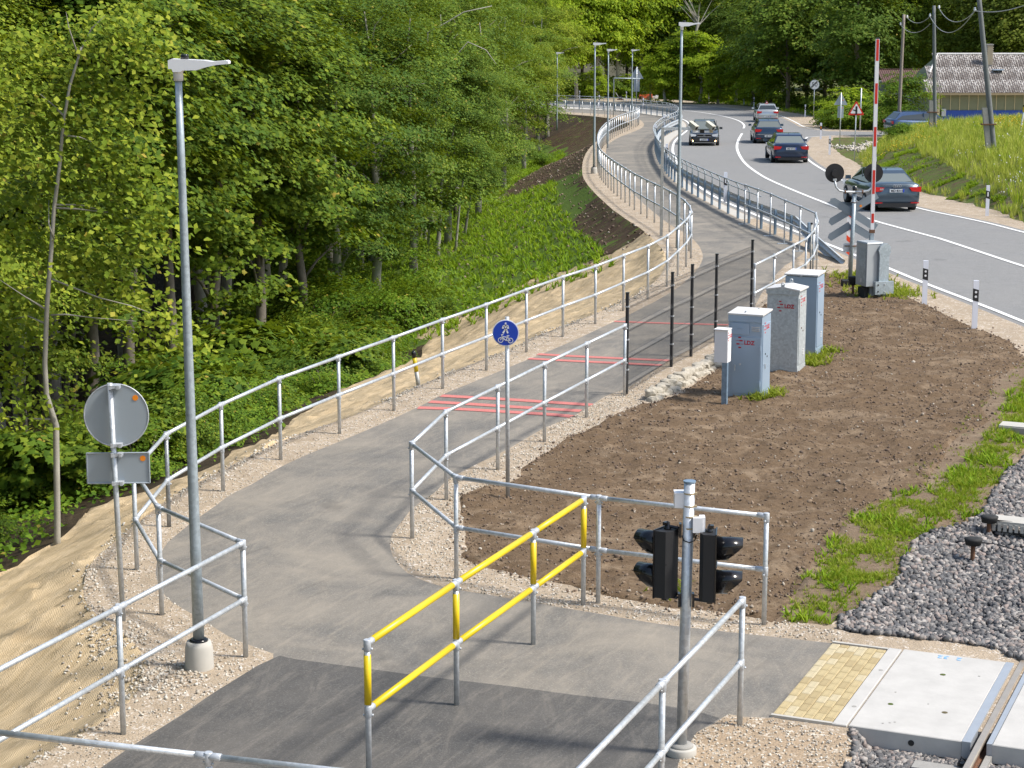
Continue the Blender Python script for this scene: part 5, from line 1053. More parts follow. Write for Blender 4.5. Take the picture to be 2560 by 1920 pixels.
# ------------------------------------------------------------------ house with spotted corrugated roof
Yh = 140.; hx0 = AT(2325, 229, Yh)[0]; gz = tz(hx0+4, Yh)-.1; ze = AT(2325, 231, Yh)[2]; zr = AT(2400, 137, Yh+3.6)[2]; HL = 15.; t = thing('house', 'low house with a white speckled corrugated roof and a blue band along its wall', 'house', (hx0, Yh, gz)); ze -= gz; zr -= gz
MT['wall_felt'] = plain('wall_felt', (.20, .215, .13), .95, var=.12, sc=3); MT['blue_film'] = plain('blue_film', (.01, .06, .33), .4, var=.4, sc=2.5); MT['batten'] = plain('batten', (.5, .44, .26), .8)
MB().box((HL/2, 3.6, ze/2), (HL, 6.9, ze)).build('wall', MT['wall_felt'], t)
for k in range(22): MB().box((1.15+.64*k, .12, ze/2+.8), (.60, .05, ze-1.7)).build('wall_panel', MT['wall_felt'], t); MB().box((.83+.64*k, .08, ze/2+.8), (.045, .04, ze-1.7)).build('batten', MT['batten'], t)
MB().box((HL/2+.4, .06, .82), (HL-.9, .04, 1.64)).build('blue_film', MT['blue_film'], t); MB().box((.62, .0, ze/2), (.16, .25, ze-.1)).build('porch_post', MT['batten'], t); MB().box((1.0, -.02, 1.5), (.30, .2, .5)).build('meter_box', MT['barrier_grey'], t)
MB().box((HL/2, -.28, ze-.09), (HL+.6, .05, .16)).build('eaves_board', MT['beige_trim'], t); MB().box((HL/2, -.1, ze-.14), (HL+.5, .35, .03)).build('soffit', MT['beige_trim'], t)
tt = NT('roof_sheet'); n = tt.noise(8.5, 4, .6); sp = tt.mask(n, .49, .54); c = tt.mix(tt.noise(1.2, 4), (.06, .045, .04), (.15, .125, .11)); nn = tt.mask(tt.noise(.45, 3), .3, .55)
c = tt.mix(tt.math('MULTIPLY', sp, nn), c, (.5, .475, .45)); MT['roof_sheet'] = tt.done(c, .95)
def corr(wd, ln, rise, n=7, amp=.028, taper=False):
    b = MB(); V = []; Fs = []; m = n*4
    for i in range(m+1):
        x = wd*i/m; zz = amp*math.sin(2*math.pi*i/4.)
        V += [(x, 0, zz), (x, ln, rise+zz)]
    for i in range(m): Fs.append((2*i, 2*i+2, 2*i+3, 2*i+1))
    return b.add(V, Fs)
rows, cols = 3, 14; Ly = 4.0; rise = zr-ze
shm = corr(1.12, Ly/rows+.1, (Ly/rows+.1)*rise/Ly).mesh('roof_sheet', MT['roof_sheet'])
for r_ in range(rows):
    for c_ in range(cols):
        x0_ = -.3+1.10*c_; y = -.35+Ly/rows*r_; 
        if r_ == 2 and c_ == 0: continue
        put('roof_sheet', shm, t, (x0_+(.35*r_ if c_ == 0 else 0), y, ze+rise*(y+.35)/Ly+.012*((r_+c_) % 2)+.015*r_), sc=(1 if c_ or r_ == 0 else .68, 1, 1))
V = [(-.3, -.35, ze), (.28, 1.7, ze+rise*.51), (1.2, 3.65, zr), (-.3, 7.6, ze), (.28, 5.6, ze+rise*.51)]
MB().add(V, [(0, 1, 4, 3), (1, 2, 4)]).build('gable', MT['wall_felt'], t); MB().add([(HL+.3, -.35, ze), (HL+.3, 3.65, zr), (HL+.3, 7.6, ze), (1.2, 3.65, zr), (-.3, 7.6, ze)], [(1, 2, 4, 3)]).build('back_roof', MT['roof_sheet'], t)
MB().tube([(.26, 1.66, ze+rise*.51+.05), (1.2, 3.65, zr+.06), (HL+.3, 3.65, zr+.06)], .075, 8).build('ridge_cap', MT['cab_top'], t); MB().box((5.1, 2.0, ze+rise*.60), (.75, .9, .06)).build('flashing', MT['cab_blue'], t)
cb = plain('brick', (.42, .36, .26), .9, var=.25, sc=12); cx_ = AT(2473, 130, Yh+2.6)[0]-hx0; MB().box((cx_, 2.6, zr-.2), (.40, .40, 1.9)).build('chimney', MT['concrete_old'], t)
ch = t.children[-1]; bm_ = MB().box((0, 0, 0), (.205, .03, .06)).mesh('brick', cb)
for r_ in range(17):
    for c_ in range(2): put('brick', bm_, ch, (cx_-.105+.21*c_+(.05 if r_ % 2 else -.0), 2.39, zr-.62+.078*r_))
MB().box((cx_, 2.6, zr+.74), (.5, .5, .08)).build('chimney_cap', MT['concrete_old'], t)
# outbuilding
s0 = AT(2290, 206, 158); gz2 = tz(s0[0], 158); t = thing('shed', 'dark brown roofed outbuilding between the round bush and the house', 'shed', (s0[0]-2.5, 158, gz2)); hz_ = s0[2]-gz2; MT['brown_roof'] = plain('brown_roof', (.10, .05, .04), .7, var=.3, sc=5)
MB().box((3.5, 2, hz_/2), (7, 4, hz_)).build('wall', MT['wood_grey'], t)
for k in range(9): o = corr(.85, 2.4, .95, 5, .02).build('roof_sheet', MT['brown_roof'], t); o.location = (-.2+.84*k, -.2, hz_)
MB().box((3.5, 2.2, hz_+.97), (7.6, .2, .05)).build('ridge_cap', MT['brown_roof'], t)
b = G(2552, 345); p = AT(2551, 322, 98); t = thing('gas_marker', 'leaning white marker post with a yellow and black head at the right edge', 'marker post', (p[0], 98, tz(p[0], 98))); hh = AT(2556, 262, 98)[2]-tz(p[0], 98)
MB().tube([(0, 0, 0), (.12, 0, hh-.35)], .04, 8).build('post', MT['white'], t); MB().tube([(.12, 0, hh-.35), (.13, 0, hh-.1)], .06, 8).build('yellow_head', MT['yellow'], t); MB().tube([(.13, 0, hh-.1), (.14, 0, hh)], .05, 8).build('black_tip', MT['black'], t)
# ------------------------------------------------------------------ plants and loose stones
from mathutils.bvhtree import BVHTree
BV = BVHTree.FromPolygons([tuple(p) for p in P3.tolist()], GF.tolist())
def gz_(P):
    out = np.zeros(len(P))
    for i, (x, y) in enumerate(P):
        h = BV.ray_cast(Vector((x, y, 60)), Vector((0, 0, -1))); out[i] = h[0].z if h[0] is not None else 0
    return out
def on_ground(P, dz=0.): return np.column_stack([P, gz_(P)+dz])
def proj_np(P):
    z = P[:, 2]-CH; d = P[:, 1]*math.cos(TH)-z*math.sin(TH); h = P[:, 1]*math.sin(TH)+z*math.cos(TH); return CX+FL*P[:, 0]/d, CY-FL*h/d
def near_view(P, m=120):
    Q = np.column_stack([P, terrain(P[:, 0], P[:, 1])]); u, v = proj_np(Q); return (u > -m) & (u < 2560+m) & (v > -m) & (v < 1920+m*2)
LEAF = (np.array([(0, 0, 0), (.36, .45, .07), (0, 1, -.04), (-.36, .45, .07)]), [(0, 1, 2), (0, 2, 3)])
mo = [(0, 0), (.34, .06), (.30, .30), (.62, .42), (.30, .62), (.0, 1.05), (-.30, .62), (-.62, .42), (-.30, .30), (-.34, .06)]
MAPLE = (np.array([(0, .42, .05)]+[(x, y, -.06*abs(x)) for x, y in mo]), [(0, i+1, (i+1) % 10+1) for i in range(10)])
def frames(N, rng):
    N = N/np.linalg.norm(N, axis=1)[:, None]; a = rng.normal(size=N.shape); a -= N*(a*N).sum(1)[:, None]; a /= np.linalg.norm(a, axis=1)[:, None]+1e-9; b = np.cross(N, a)
    return np.stack([b, a, N], 2)
def crown_mesh(name, seed, n, size, tpl, mat, R=(3., 3., 5.), zc=7.5, boughs=46, per=16, sp=.62, spr=.34, droop=.5, up=.75, shell=(.5, 1.), shape=1.0):
    g = np.random.default_rng(seed); d = g.normal(size=(boughs, 3)); d /= np.linalg.norm(d, axis=1)[:, None]; rad = g.uniform(*shell, boughs)[:, None]
    wz = 1-.35*np.clip(d[:, 2:], 0, 1)*shape; Bc = d*rad*np.array(R)*np.concatenate([wz, wz, np.ones_like(wz)], 1)
    bw = g.uniform(.5, 1.6, boughs); bi = g.choice(boughs, n//per, p=bw/bw.sum())
    sc_ = Bc[bi]+g.normal(size=(len(bi), 3))*np.array([sp*1.12, sp*1.12, sp*.30])*(.5+bw[bi][:, None]*.5)
    out = sc_/np.array(R); out /= np.linalg.norm(out, axis=1)[:, None]+1e-9
    i2 = np.repeat(np.arange(len(bi)), per); m = len(i2); ang = g.uniform(0, 2*np.pi, m); rr = spr*np.sqrt(g.random(m))
    off = np.stack([rr*np.cos(ang), rr*np.sin(ang), -droop*rr**1.5+g.normal(size=m)*.05], 1); oo = out[i2]; off[:, 2] -= (off[:, :2]*oo[:, :2]).sum(1)*droop*.8
    pos = sc_[i2]+off+np.array([0, 0, zc]); N = np.array([0, 0, up])+oo*np.array([.6, .6, .3])+g.normal(size=(m, 3))*.25; N[:, 2] = np.abs(N[:, 2])*.9+.08
    F = frames(N, g); s = size*g.uniform(.7, 1.3, m); tv, tf = tpl; tv = np.asarray(tv, float)
    V = np.einsum('nij,nkj->nki', F, tv[None]*s[:, None, None])+pos[:, None, :]; Fc = (np.array(tf)[None]+(np.arange(m)*len(tv))[:, None, None]).reshape(-1, 3)
    return mesh_np(name, V.reshape(-1, 3), Fc, mat), Bc+np.array([0, 0, zc])
def trunk_mesh(name, seed, H, r, mat, tips, nl=9, bend=.35):
    rg = random.Random(seed); b = MB(); P = []; x = y = 0.
    for k in range(9): P.append((x, y, -.6+(H+.6)*k/8)); x += rg.uniform(-bend, bend)*.5; y += rg.uniform(-bend, bend)*.5
    b.tube(P, [r*(1.15-1.0*k/8) for k in range(9)], 9)
    for tp in rg.sample(list(map(tuple, tips)), min(nl, len(tips))):
        z0_ = min(H*.85, max(H*.15, tp[2]-abs(tp[0])*.7-.8)); f = (z0_+.6)/(H+.6)*8; i = int(f); a = Vector(P[i]).lerp(Vector(P[min(8, i+1)]), f-i); q = Vector(tp)
        mid = a.lerp(q, .5)+Vector((rg.uniform(-.3, .3), rg.uniform(-.3, .3), .35)); b.tube([a, a.lerp(mid, .5)+Vector((0, 0, .12)), mid, q], [r*.34, r*.27, r*.2, r*.05], 6)
    return b.mesh(name, mat, True)
LM = dict(drop=m_leaf('leaf_drop', (.045, .10, .014), (.115, .195, .028), (.25, .33, .05), .38), lime=m_leaf('leaf_lime', (.06, .11, .010), (.15, .22, .016), (.36, .38, .04), .26), maple=m_leaf('leaf_maple', (.022, .062, .007), (.068, .13, .012), (.24, .29, .022), .24),
          ash=m_leaf('leaf_ash', (.03, .08, .012), (.09, .165, .02), (.24, .30, .04), .26), dark=m_leaf('leaf_painted_shade', (.018, .05, .010), (.05, .10, .014), (.12, .18, .025), .3),  # dark: shade inside the woods put into the leaf colour
          bright=m_leaf('leaf_bright', (.10, .19, .012), (.26, .38, .02), (.46, .54, .04), .48), shrub=m_leaf('leaf_shrub', (.028, .085, .008), (.095, .185, .014), (.22, .3, .025), .32),
          olive=m_leaf('leaf_olive', (.06, .09, .015), (.14, .18, .025), (.26, .28, .05), .34))
SP = {}
def species(key, mk, bark, **kw):
    L = []
    for s in range(kw.pop('variants', 2)):
        cm, tips = crown_mesh('crown', hash(key) % 1000 if False else sum(map(ord, key))*7+s, mat=LM[mk], **kw); H = kw.get('zc', 7.5)+kw.get('R', (3, 3, 5))[2]*.75
        L.append((cm, trunk_mesh('trunk', s+11, H, .17 if kw['size'] < .2 else .2, MT[bark], tips)))
    SP[key] = L
species('lime', 'lime', 'bark_pale', n=33000, size=.105, tpl=LEAF, R=(2.6, 2.6, 5.6), zc=7.2, boughs=62, sp=.42, spr=.28, droop=1.2)
species('maple', 'maple', 'bark', n=21000, size=.145, tpl=MAPLE, R=(3.0, 3.0, 5.4), zc=7.4, boughs=60, per=14, sp=.44, spr=.36, droop=.7, up=.8)
species('maplehigh', 'maple', 'bark', n=19000, size=.145, tpl=MAPLE, R=(2.9, 2.9, 4.3), zc=9.0, boughs=54, per=14, sp=.44, spr=.36, droop=.7, up=.8)
species('ashlow', 'ash', 'bark_pale', n=24000, size=.12, tpl=LEAF, R=(2.7, 2.7, 5.4), zc=6.2, boughs=58, sp=.48, spr=.36, droop=.6)
species('ash', 'ash', 'bark_pale', n=26000, size=.12, tpl=LEAF, R=(3.0, 3.0, 4.6), zc=9.0, boughs=58, sp=.5, spr=.38, droop=.5)
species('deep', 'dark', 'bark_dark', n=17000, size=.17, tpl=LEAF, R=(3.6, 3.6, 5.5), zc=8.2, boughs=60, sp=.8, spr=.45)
species('far', 'bright', 'bark_pale', n=13000, size=.27, tpl=LEAF, R=(3.4, 3.4, 4.4), zc=6.6, boughs=54, per=14, sp=.65, spr=.5, droop=.6)
species('fyoung', 'bright', 'bark_pale', n=12000, size=.24, tpl=LEAF, R=(2.7, 2.7, 3.9), zc=4.0, boughs=54, per=14, sp=.5, spr=.45, droop=.5, shape=1.4)
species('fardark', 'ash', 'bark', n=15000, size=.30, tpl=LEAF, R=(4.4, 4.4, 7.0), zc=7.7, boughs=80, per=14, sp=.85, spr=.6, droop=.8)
species('fardrop', 'drop', 'bark', n=16000, size=.28, tpl=LEAF, R=(4.4, 4.4, 7.0), zc=8.4, boughs=80, per=14, sp=.75, spr=.6, droop=1.0)
species('faroliv', 'olive', 'bark', n=13000, size=.28, tpl=LEAF, R=(4.2, 4.2, 6.0), zc=9.0, boughs=60, per=14, sp=.8, spr=.6, droop=.9)
def shrub_mesh(seed, n, size, mat, R, zc, tpl=LEAF, boughs=16): return crown_mesh('foliage', seed, n, size, tpl, mat, R, zc, boughs, 12, .26, .2, .5, .8, (.35, 1.), 0)[0]
SH = [shrub_mesh(40+i, 3600, .085, LM[k], (1.05, 1.05, .85), .75) for i, k in enumerate(['shrub', 'shrub', 'maple', 'ash'])]
SHm = shrub_mesh(60, 1700, .17, LM['maple'], (1.1, 1.1, .95), .85, MAPLE)
stem = MB()
for k in range(5): a = k*1.26; stem.tube([(0, 0, -.2), (.12*math.cos(a), .12*math.sin(a), .4), (.5*math.cos(a), .5*math.sin(a), 1.1)], [.025, .018, .006], 5)
stem = stem.mesh('stem', MT['bark'], True)
tr_n = 0
def tree(key, p, s=1., label='', group=None, v=None, rz=None, sz=1., nm='tree', cat='tree'):
    global tr_n
    tr_n += 1; cm, tm = SP[key][(tr_n if v is None else v) % len(SP[key])]
    t = thing(nm, label, cat, tuple(p), random.uniform(0, 6.28) if rz is None else rz, group); put('trunk', tm, t, sc=(s, s, s*sz)); put('crown', cm, t, sc=(s, s, s*sz)); return t
def shrub(p, s, me, label, group): t = thing('shrub', label, 'shrub', tuple(p), random.uniform(0, 6.28), group); put('stem', stem, t, sc=s); put('foliage', me, t, sc=(s, s, s*random.uniform(.85, 1.2)))
# front row, feet read from the photograph, crowns near the camera first
FR = [('lime', -90, 1300, 1.0), ('lime', 10, 1215, 1.), ('maple', 125, 1150, 1.0), ('maplehigh', 235, 1150, 1.0), ('maplehigh', 330, 1085, 1.0), ('maplehigh', 440, 1030, 1.0), ('maple', 545, 985, 1.05), ('maple', 655, 935, 1.0), ('maple', 760, 880, .95), ('ash', 850, 800, 1.), ('ash', 945, 745, 1.05),
      ('ash', 1035, 690, 1.), ('ash', 1120, 610, 1.), ('ash', 1195, 540, .95), ('ash', 1260, 475, 1.0), ('lime', 1310, 425, 1.05), ('ash', 1345, 380, 1.1), ('lime', 1368, 345, 1.2)]
lab = {'lime': 'small-leaved yellowish green tree in the wood left of the path', 'maple': 'lobed-leaf green maple in the wood left of the path', 'ash': 'feathery light green tree in the wood behind the far slope', 'deep': 'dark shaded tree deep inside the left wood'}
grp = {'lime': 'small-leaved trees of the left wood', 'maple': 'maples of the left wood', 'ash': 'feathery trees of the left wood', 'deep': 'dark trees deep in the left wood'}
front = []
FL_ = ['yellowish tree cut by the left edge of the photo', 'yellowish tree behind the bent pale trunk at the left', 'maple behind the round grey sign, left of the first lamp', 'maple between the round grey sign and the first lamp', 'maple directly behind the first lamp pole',
 'maple just right of the first lamp pole', 'maple right of the first lamp head, over the second railing post', 'maple with yellow tips between the first lamp and the pale slim trunk', 'maple above the burlap slope, left of the pale slim trunk', 'feathery tree beside the thick grey leaning trunk',
 'feathery tree left of the grouped grey trunks', 'feathery tree above the grouped grey trunks', 'feathery tree right of the dark brown trunk', 'feathery tree above the undergrowth where the soil slope begins', 'feathery tree left of the far grass slope', 'yellowish tree left of the row of three lamps', 'feathery tree at the far end of the left wood', 'yellowish tree overhanging the left end of the far railing']
for (k, u, v, s), l_ in zip(FR, FL_):
    p = GH(u, v); front.append(p); tree({'ash': 'ashlow'}.get(k, k), p, s, l_)
front = np.array(front); od = np.argsort(front[:, 1]); ff = front[:, :2]
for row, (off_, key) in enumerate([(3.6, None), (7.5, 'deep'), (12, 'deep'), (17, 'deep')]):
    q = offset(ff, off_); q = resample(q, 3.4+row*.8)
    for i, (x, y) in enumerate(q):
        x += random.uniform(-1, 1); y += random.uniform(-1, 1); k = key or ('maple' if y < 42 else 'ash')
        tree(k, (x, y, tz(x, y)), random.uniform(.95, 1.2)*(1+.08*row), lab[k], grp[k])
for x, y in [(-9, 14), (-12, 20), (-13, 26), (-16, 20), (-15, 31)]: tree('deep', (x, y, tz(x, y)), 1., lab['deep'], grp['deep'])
# slim trunks that show at the wood's edge, each with its own small crown
def traced(label, pts, Y, r, mat, limbs=(), crown=None):
    W_ = [AT(u, v, Y) for u, v in pts]; a = W_[0]; g = tz(a[0], a[1])-.2
    if a[2] > g: W_ = [np.array([a[0]-(W_[1][0]-a[0])/(W_[1][2]-a[2]+1e-6)*(a[2]-g), Y, g])]+W_
    o0 = W_[0]; t = thing('tree', label, 'tree', tuple(o0)); m = len(W_); MB().tube([w-o0 for w in W_], [r*(1-.72*i/(m-1)) for i in range(m)], 10).build('trunk', MT[mat], t, smooth=True)
    for L in limbs:
        Q = [AT(u, v, Y+random.uniform(-.2, .2)*i) for i, (u, v) in enumerate(L)]; MB().tube([q-o0 for q in Q], [r*.30*(1-.8*i/(len(Q)-1)) for i in range(len(Q))], 6).build('branch', MT[mat], t, smooth=True)
    if crown: cm = SP[crown][0][0]; put('crown', cm, t, tuple(W_[-1]-o0-np.array([0, 0, 5.0])), sc=(.55, .55, .62))
    return t
b = GH(143, 1349); YT = b[1]-.25
LT = traced('slim young tree with a bent pale trunk, bare below, at the left', [(143,1349),(143,1280),(140,1064),(133,1041),(116,987),(112,910),(118,756),(127,640),(135,521),(148,424),(158,309),(174,216),(193,154),(204,118)], YT, .05, 'bark_pale',
    [[(130,640+58),(180,718),(250,745),(330,765),(400,792)],[(128,788),(165,786),(230,794),(340,803)],[(118,775),(60,740),(0,700)],[(139,520),(190,522),(262,530),(330,548)],[(137,512),(200,512),(270,530)],[(158,338),(200,343),(250,362)],[(160,290),(130,260),(100,235)],[(200,130),(230,70),(262,40)],[(196,140),(172,70),(165,30)],[(128,1048),(60,1046),(0,1040)],[(136,600),(122,560),(122,500)],[(116,810),(70,790),(20,800)]])
def boughs(t, spots, Y, R_, n, seed, mk='lime', size=.10):
    g = np.random.default_rng(seed); P = []; N = []
    for (u, v, w) in spots:
        c = AT(u, v, Y+g.uniform(-.5, .3)); k = int(n*w); q = g.normal(size=(k, 3))*np.array([R_*w, R_*.5, R_*.28]); q[:, 2] -= .55*np.abs(q[:, 0])**1.2; P.append(c+q)
    P = np.vstack(P); N = np.array([.35, -.35, .75])+g.normal(size=P.shape)*.38; F = frames(N, g); tv, tf = LEAF; s = size*g.uniform(.7, 1.3, len(P)); o0 = np.array(t.location)
    V = np.einsum('nij,nkj->nki', F, tv[None]*s[:, None, None])+(P-o0)[:, None, :]; Fc = (np.array(tf)[None]+(np.arange(len(P))*4)[:, None, None]).reshape(-1, 3); put('crown', mesh_np('crown', V.reshape(-1, 3), Fc, LM[mk]), t)
LTB = ( [(95,75,1),(60,140,1),(230,60,.7),(300,30,.9),(340,50,.8),(300,90,.9),(250,130,.8),(330,130,.6),(380,150,.5),(120,160,1),(60,220,1),(160,200,.8),(230,200,.8),(290,190,.8),(300,250,.8),(240,260,.8),(310,310,.5),(50,300,1),(110,260,.8),(200,330,.6),(260,380,.8),(320,400,.8),(200,420,.9),(60,400,1),(100,450,.7),(300,470,.8),(370,430,.5),(240,480,.9),(60,500,1),(20,560,1),(350,520,.8),(400,560,.6),(300,560,.8),(80,620,.8),(230,620,.6),(330,620,.7),(180,680,.6),(270,690,.8),(340,740,.7),(400,800,.7),(440,840,.6),(300,720,.7),(40,760,.8),(90,820,.7),(60,880,.6),(170,640,.5),(30,960,.6),(80,1010,.6),(180,1000,.4)], )
boughs(LT, LTB[0], YT+.55, .5, 230, 5)
TR = [('thick grey leaning trunk in the middle of the wood', [(910,552),(945,444),(983,316),(1010,220)], 1.0, .2, 'bark'), ('pale slim trunk with a side limb left of the middle of the wood', [(790,480),(806,347),(825,216),(835,150)], 1, .09, 'bark_pale'),
      ('fallen pale stem leaning across the wood', [(800,480),(880,395),(972,297)], 1, .06, 'bark_pale'), ('first of the grey trunks grouped right of the middle, leaning', [(1053,571),(1062,500),(1076,455),(1095,330)], 1, .10, 'bark_pale'), ('second of the grouped grey trunks right of the middle', [(1064,583),(1075,500),(1088,451),(1110,330)], 1, .10, 'bark_pale'),
      ('pale straight trunk, stoutest of the grey trunk group', [(1095,618),(1099,560),(1105,444),(1138,309)], 1, .13, 'bark_pale'), ('dark brown trunk at the right of the grouped grey trunks', [(1138,521),(1136,470),(1140,424),(1145,250)], 1, .13, 'bark_dark'), ('thin pale trunk right of the dark brown one', [(1141,600),(1150,500),(1161,428),(1175,320)], 1, .07, 'bark_pale'),
      ('thin grey trunk, rightmost of the group in the wood', [(1165,565),(1175,500),(1182,455),(1195,370)], 1, .08, 'bark_pale'), ('brown trunk behind the round sign at left', [(158,1020),(174,910),(189,794),(197,700)], -1, .12, 'bark'), ('thin curved trunk right of the round sign top', [(183,1035),(193,900),(216,794),(228,730)], -1, .06, 'bark'),
      ('straight brown trunk behind the left railing', [(309,960),(318,800),(320,640),(322,560)], -1, .09, 'bark'), ('leaning trunk left of the street lamp, in the dark gap', [(351,985),(360,900),(372,850),(380,790)], -1, .11, 'bark'), ('short brown trunk beside the lamp pole in the dark gap', [(382,965),(392,900),(398,850),(404,790)], -1, .08, 'bark'), ('thin trunk right next to the lamp pole', [(413,965),(416,900),(421,870),(428,800)], -1, .07, 'bark'),
      ('dark trunk at the lower left corner of the wood', [(12,1225),(30,1130),(54,1057),(60,960)], -1, .2, 'bark_dark')]
for i, (lb, P_, sgn, r, mt) in enumerate(TR):
    u, v = P_[0]; g = GH(u, v+(0 if sgn < 0 else 25)); traced(lb, P_, g[1]-(.3 if sgn > 0 else -.2), r, mt, crown='ash' if sgn > 0 and i != 2 else None)
BRN = [('bare pale branch arching above the grouped grey trunks', [(1100,175),(1140,140),(1170,105),(1215,125),(1240,160)]), ('long pale branch at the top of the wood, right of the middle', [(1070,80),(1110,60),(1160,30),(1230,15)]), ('thin twigs left of the pale slim trunk', [(788,470),(775,400),(768,350)]), ('thin bare branch low over the maples', [(690,560),(735,545),(790,560)])]
for lb_2, P_ in BRN:
    g = GH(P_[0][0], 640); Yb = g[1]-1.2; Wb = [AT(u, v, Yb) for u, v in P_]; o0 = Wb[0]; zb = Wb[0][2]-tz(o0[0], Yb); t = thing('bare_tree', lb_2, 'tree', (o0[0], Yb, tz(o0[0], Yb)))
    MB().tube([(-.6, .6, 0), (-.4, .6, zb*.5), (0, 0, zb)]+[tuple(w-o0+np.array([0, 0, zb])) for w in Wb[1:]], [.06, .05]+[.035*(1-.7*i/len(Wb)) for i in range(len(Wb))], 6).build('trunk', MT['bark_pale'], t, smooth=True)
# far trees beyond the road
def far(key, u, Y, s, lb, gp, sz=1.): x = AT(u, 300, Y)[0]; tree(key, (x, Y, tz(x, Y)), s, lb, gp, sz=sz)
FB = ['light green young tree behind the far bend of the road', 'light green young trees behind the far bend']
for u, Y, s, l_ in [(1662,213,.80,'light green young tree behind the far lamp, left one of the bright clump'),(1702,214,1.0,'tallest light green young tree of the bright clump beyond the bend'),(1750,212,.98,'light green young tree right of the tallest one in the bright clump'),(1795,211,.78,'low light green young tree in the middle of the bright clump'),(1838,209,.80,'light green young tree right of the middle of the bright clump'),(1880,204,.70,'light green young tree behind the silver hatchback'),(1625,218,.62,'small light green tree beside the dark gap, right of the triangle sign back'),(1488,222,.5,'small light green sapling beyond the left lamps'),(1915,200,.6,'low light green tree between the silver hatchback and the dark trees')]: far('fyoung', u, Y, s, l_, None)
for u, Y, s in [(1395,224,.95),(1440,228,1.05),(1490,230,1.1),(1545,234,1.1),(1350,222,.95),(1600,238,1.15),(1640,240,1.2),(1700,242,1.2),(1780,244,1.2)]:
    x = AT(u, 300, Y)[0]; t = tree('far', (x, Y, tz(x, Y)), s, 'tall light green tree in the far left of the background behind the lamps', 'tall light trees behind the three lamps', sz=1.35)
for u, Y, s, l_ in [(1925,204,1.0,'large dark green tree behind the silver hatchback'),(1968,194,1.02,'largest dark green tree, left of the fifty sign'),(2015,204,1.0,'dark green tree behind the fifty sign'),(2060,200,1.0,'dark green tree right of the fifty sign'),(2105,196,1.05,'dark green tree behind the grey triangle sign back')]: far('fardark', u, Y, s, l_, None)
for u, Y, s, l_ in [(2140,176,.95,'drooping green tree left of the raised barrier boom'),(2205,180,1.05,'drooping green tree behind the raised barrier boom'),(2270,184,1.1,'drooping green tree behind the pale timber pole'),(2350,190,1.1,'drooping green tree behind the grey timber pole'),(2170,200,1.25,'tallest drooping green tree behind the round bush')]: far('fardrop', u, Y, s, l_, None)
for u, Y, s, l_ in [(2420,176,.95,'yellowish green tree behind the left part of the speckled roof'),(2490,172,1.0,'yellowish green tree behind the chimney'),(2560,170,1.0,'yellowish green tree at the upper right corner of the photo'),(2640,174,1.0,'yellowish green tree outside the right edge behind the house')]: far('faroliv', u, Y, s, l_, None)
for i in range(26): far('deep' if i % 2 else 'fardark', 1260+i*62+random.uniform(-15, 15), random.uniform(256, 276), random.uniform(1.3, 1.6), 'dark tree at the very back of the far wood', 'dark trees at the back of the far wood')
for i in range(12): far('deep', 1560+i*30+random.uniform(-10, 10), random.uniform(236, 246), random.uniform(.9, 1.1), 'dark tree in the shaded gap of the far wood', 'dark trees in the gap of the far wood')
# bare grey tree in the far wood
p = AT(1740, 40, 226); t = thing('dead_tree', 'pale bare-branched tree top standing over the light green far trees', 'tree', (p[0], 226, tz(p[0], 226))); m = MB(); rg = random.Random(4); zt = p[2]-tz(p[0], 226)
m.tube([(0, 0, 0), (0, 0, zt-2.2), (.3, 0, zt)], [.22, .16, .1], 8)
for k in range(16): a = rg.uniform(-1.2, 1.2); L = rg.uniform(1.5, 3.4); z = zt-rg.uniform(.2, 1.4); m.tube([(.2, 0, z), (.2+L*.5*math.sin(a), rg.uniform(-.5, .5), z+L*.45), (.2+L*math.sin(a)*1.1, rg.uniform(-1, 1), z+L*.95)], [.07, .04, .012], 5)
m.build('trunk', MT['bark_pale'], t)
# round bush by the house and others
rb = AT(2262, 325, 134); t = thing('round_bush', 'large round light green bush between the pale timber pole and the house', 'bush', (rb[0], 134, tz(rb[0], 134))); put('foliage', crown_mesh('foliage', 77, 9000, .15, LEAF, LM['shrub'], (1.75, 1.75, 2.2), 1.9, 34, 14, .45, .3, .5, .7)[0], t); put('stem', stem, t, sc=1.6)
BIG = [crown_mesh('foliage', 80+i, 5000, .17, LEAF, LM[k], (1.6, 1.6, 1.3), 1.1, 22, 12, .4, .3, .5, .8, (.35, 1.), 0)[0] for i, k in enumerate(['bright', 'shrub', 'ash'])]
def bigshrub(u, v, s, lb, gp, k=None, Y=None):
    g = G(u, v) if Y is None else AT(u, 300, Y); z = tz(g[0], g[1]); t = thing('bush', lb, 'bush', (g[0], g[1], z), random.uniform(0, 6), gp); put('foliage', BIG[random.randrange(3) if k is None else k], t, sc=s); put('stem', stem, t, sc=s)
for i in range(34): u = 1400+i*15.5+random.uniform(-6, 6); bigshrub(u, 244.5+max(0, (u-1650))*.055, random.uniform(.7, 1.25), 'leafy bush at the foot of the far wood beyond the road', 'bushes at the foot of the far wood', 0 if u > 1640 and i % 3 else None)
for i in range(20): u = 1870+i*17; bigshrub(u, 260+(u-1870)*.17-13, random.uniform(.4, .8), 'leafy bush behind the right far verge', 'bushes behind the right far verge', 1 if i % 2 else 2)
for u, v, s in [(2070,318,.8),(2100,322,.8),(2130,322,.75),(2160,323,.8),(2185,324,.9),(2110,312,1.2),(2160,312,1.3),(2200,310,1.2)]: bigshrub(u, v, s, 'green bush behind the side road beside the triangle signs', 'bushes behind the side road')
g = GH(2248, 352); t = thing('bush', 'dense dark green weed bush at the left end of the grassy mound', 'bush', tuple(g)); put('foliage', BIG[1], t, sc=.5)
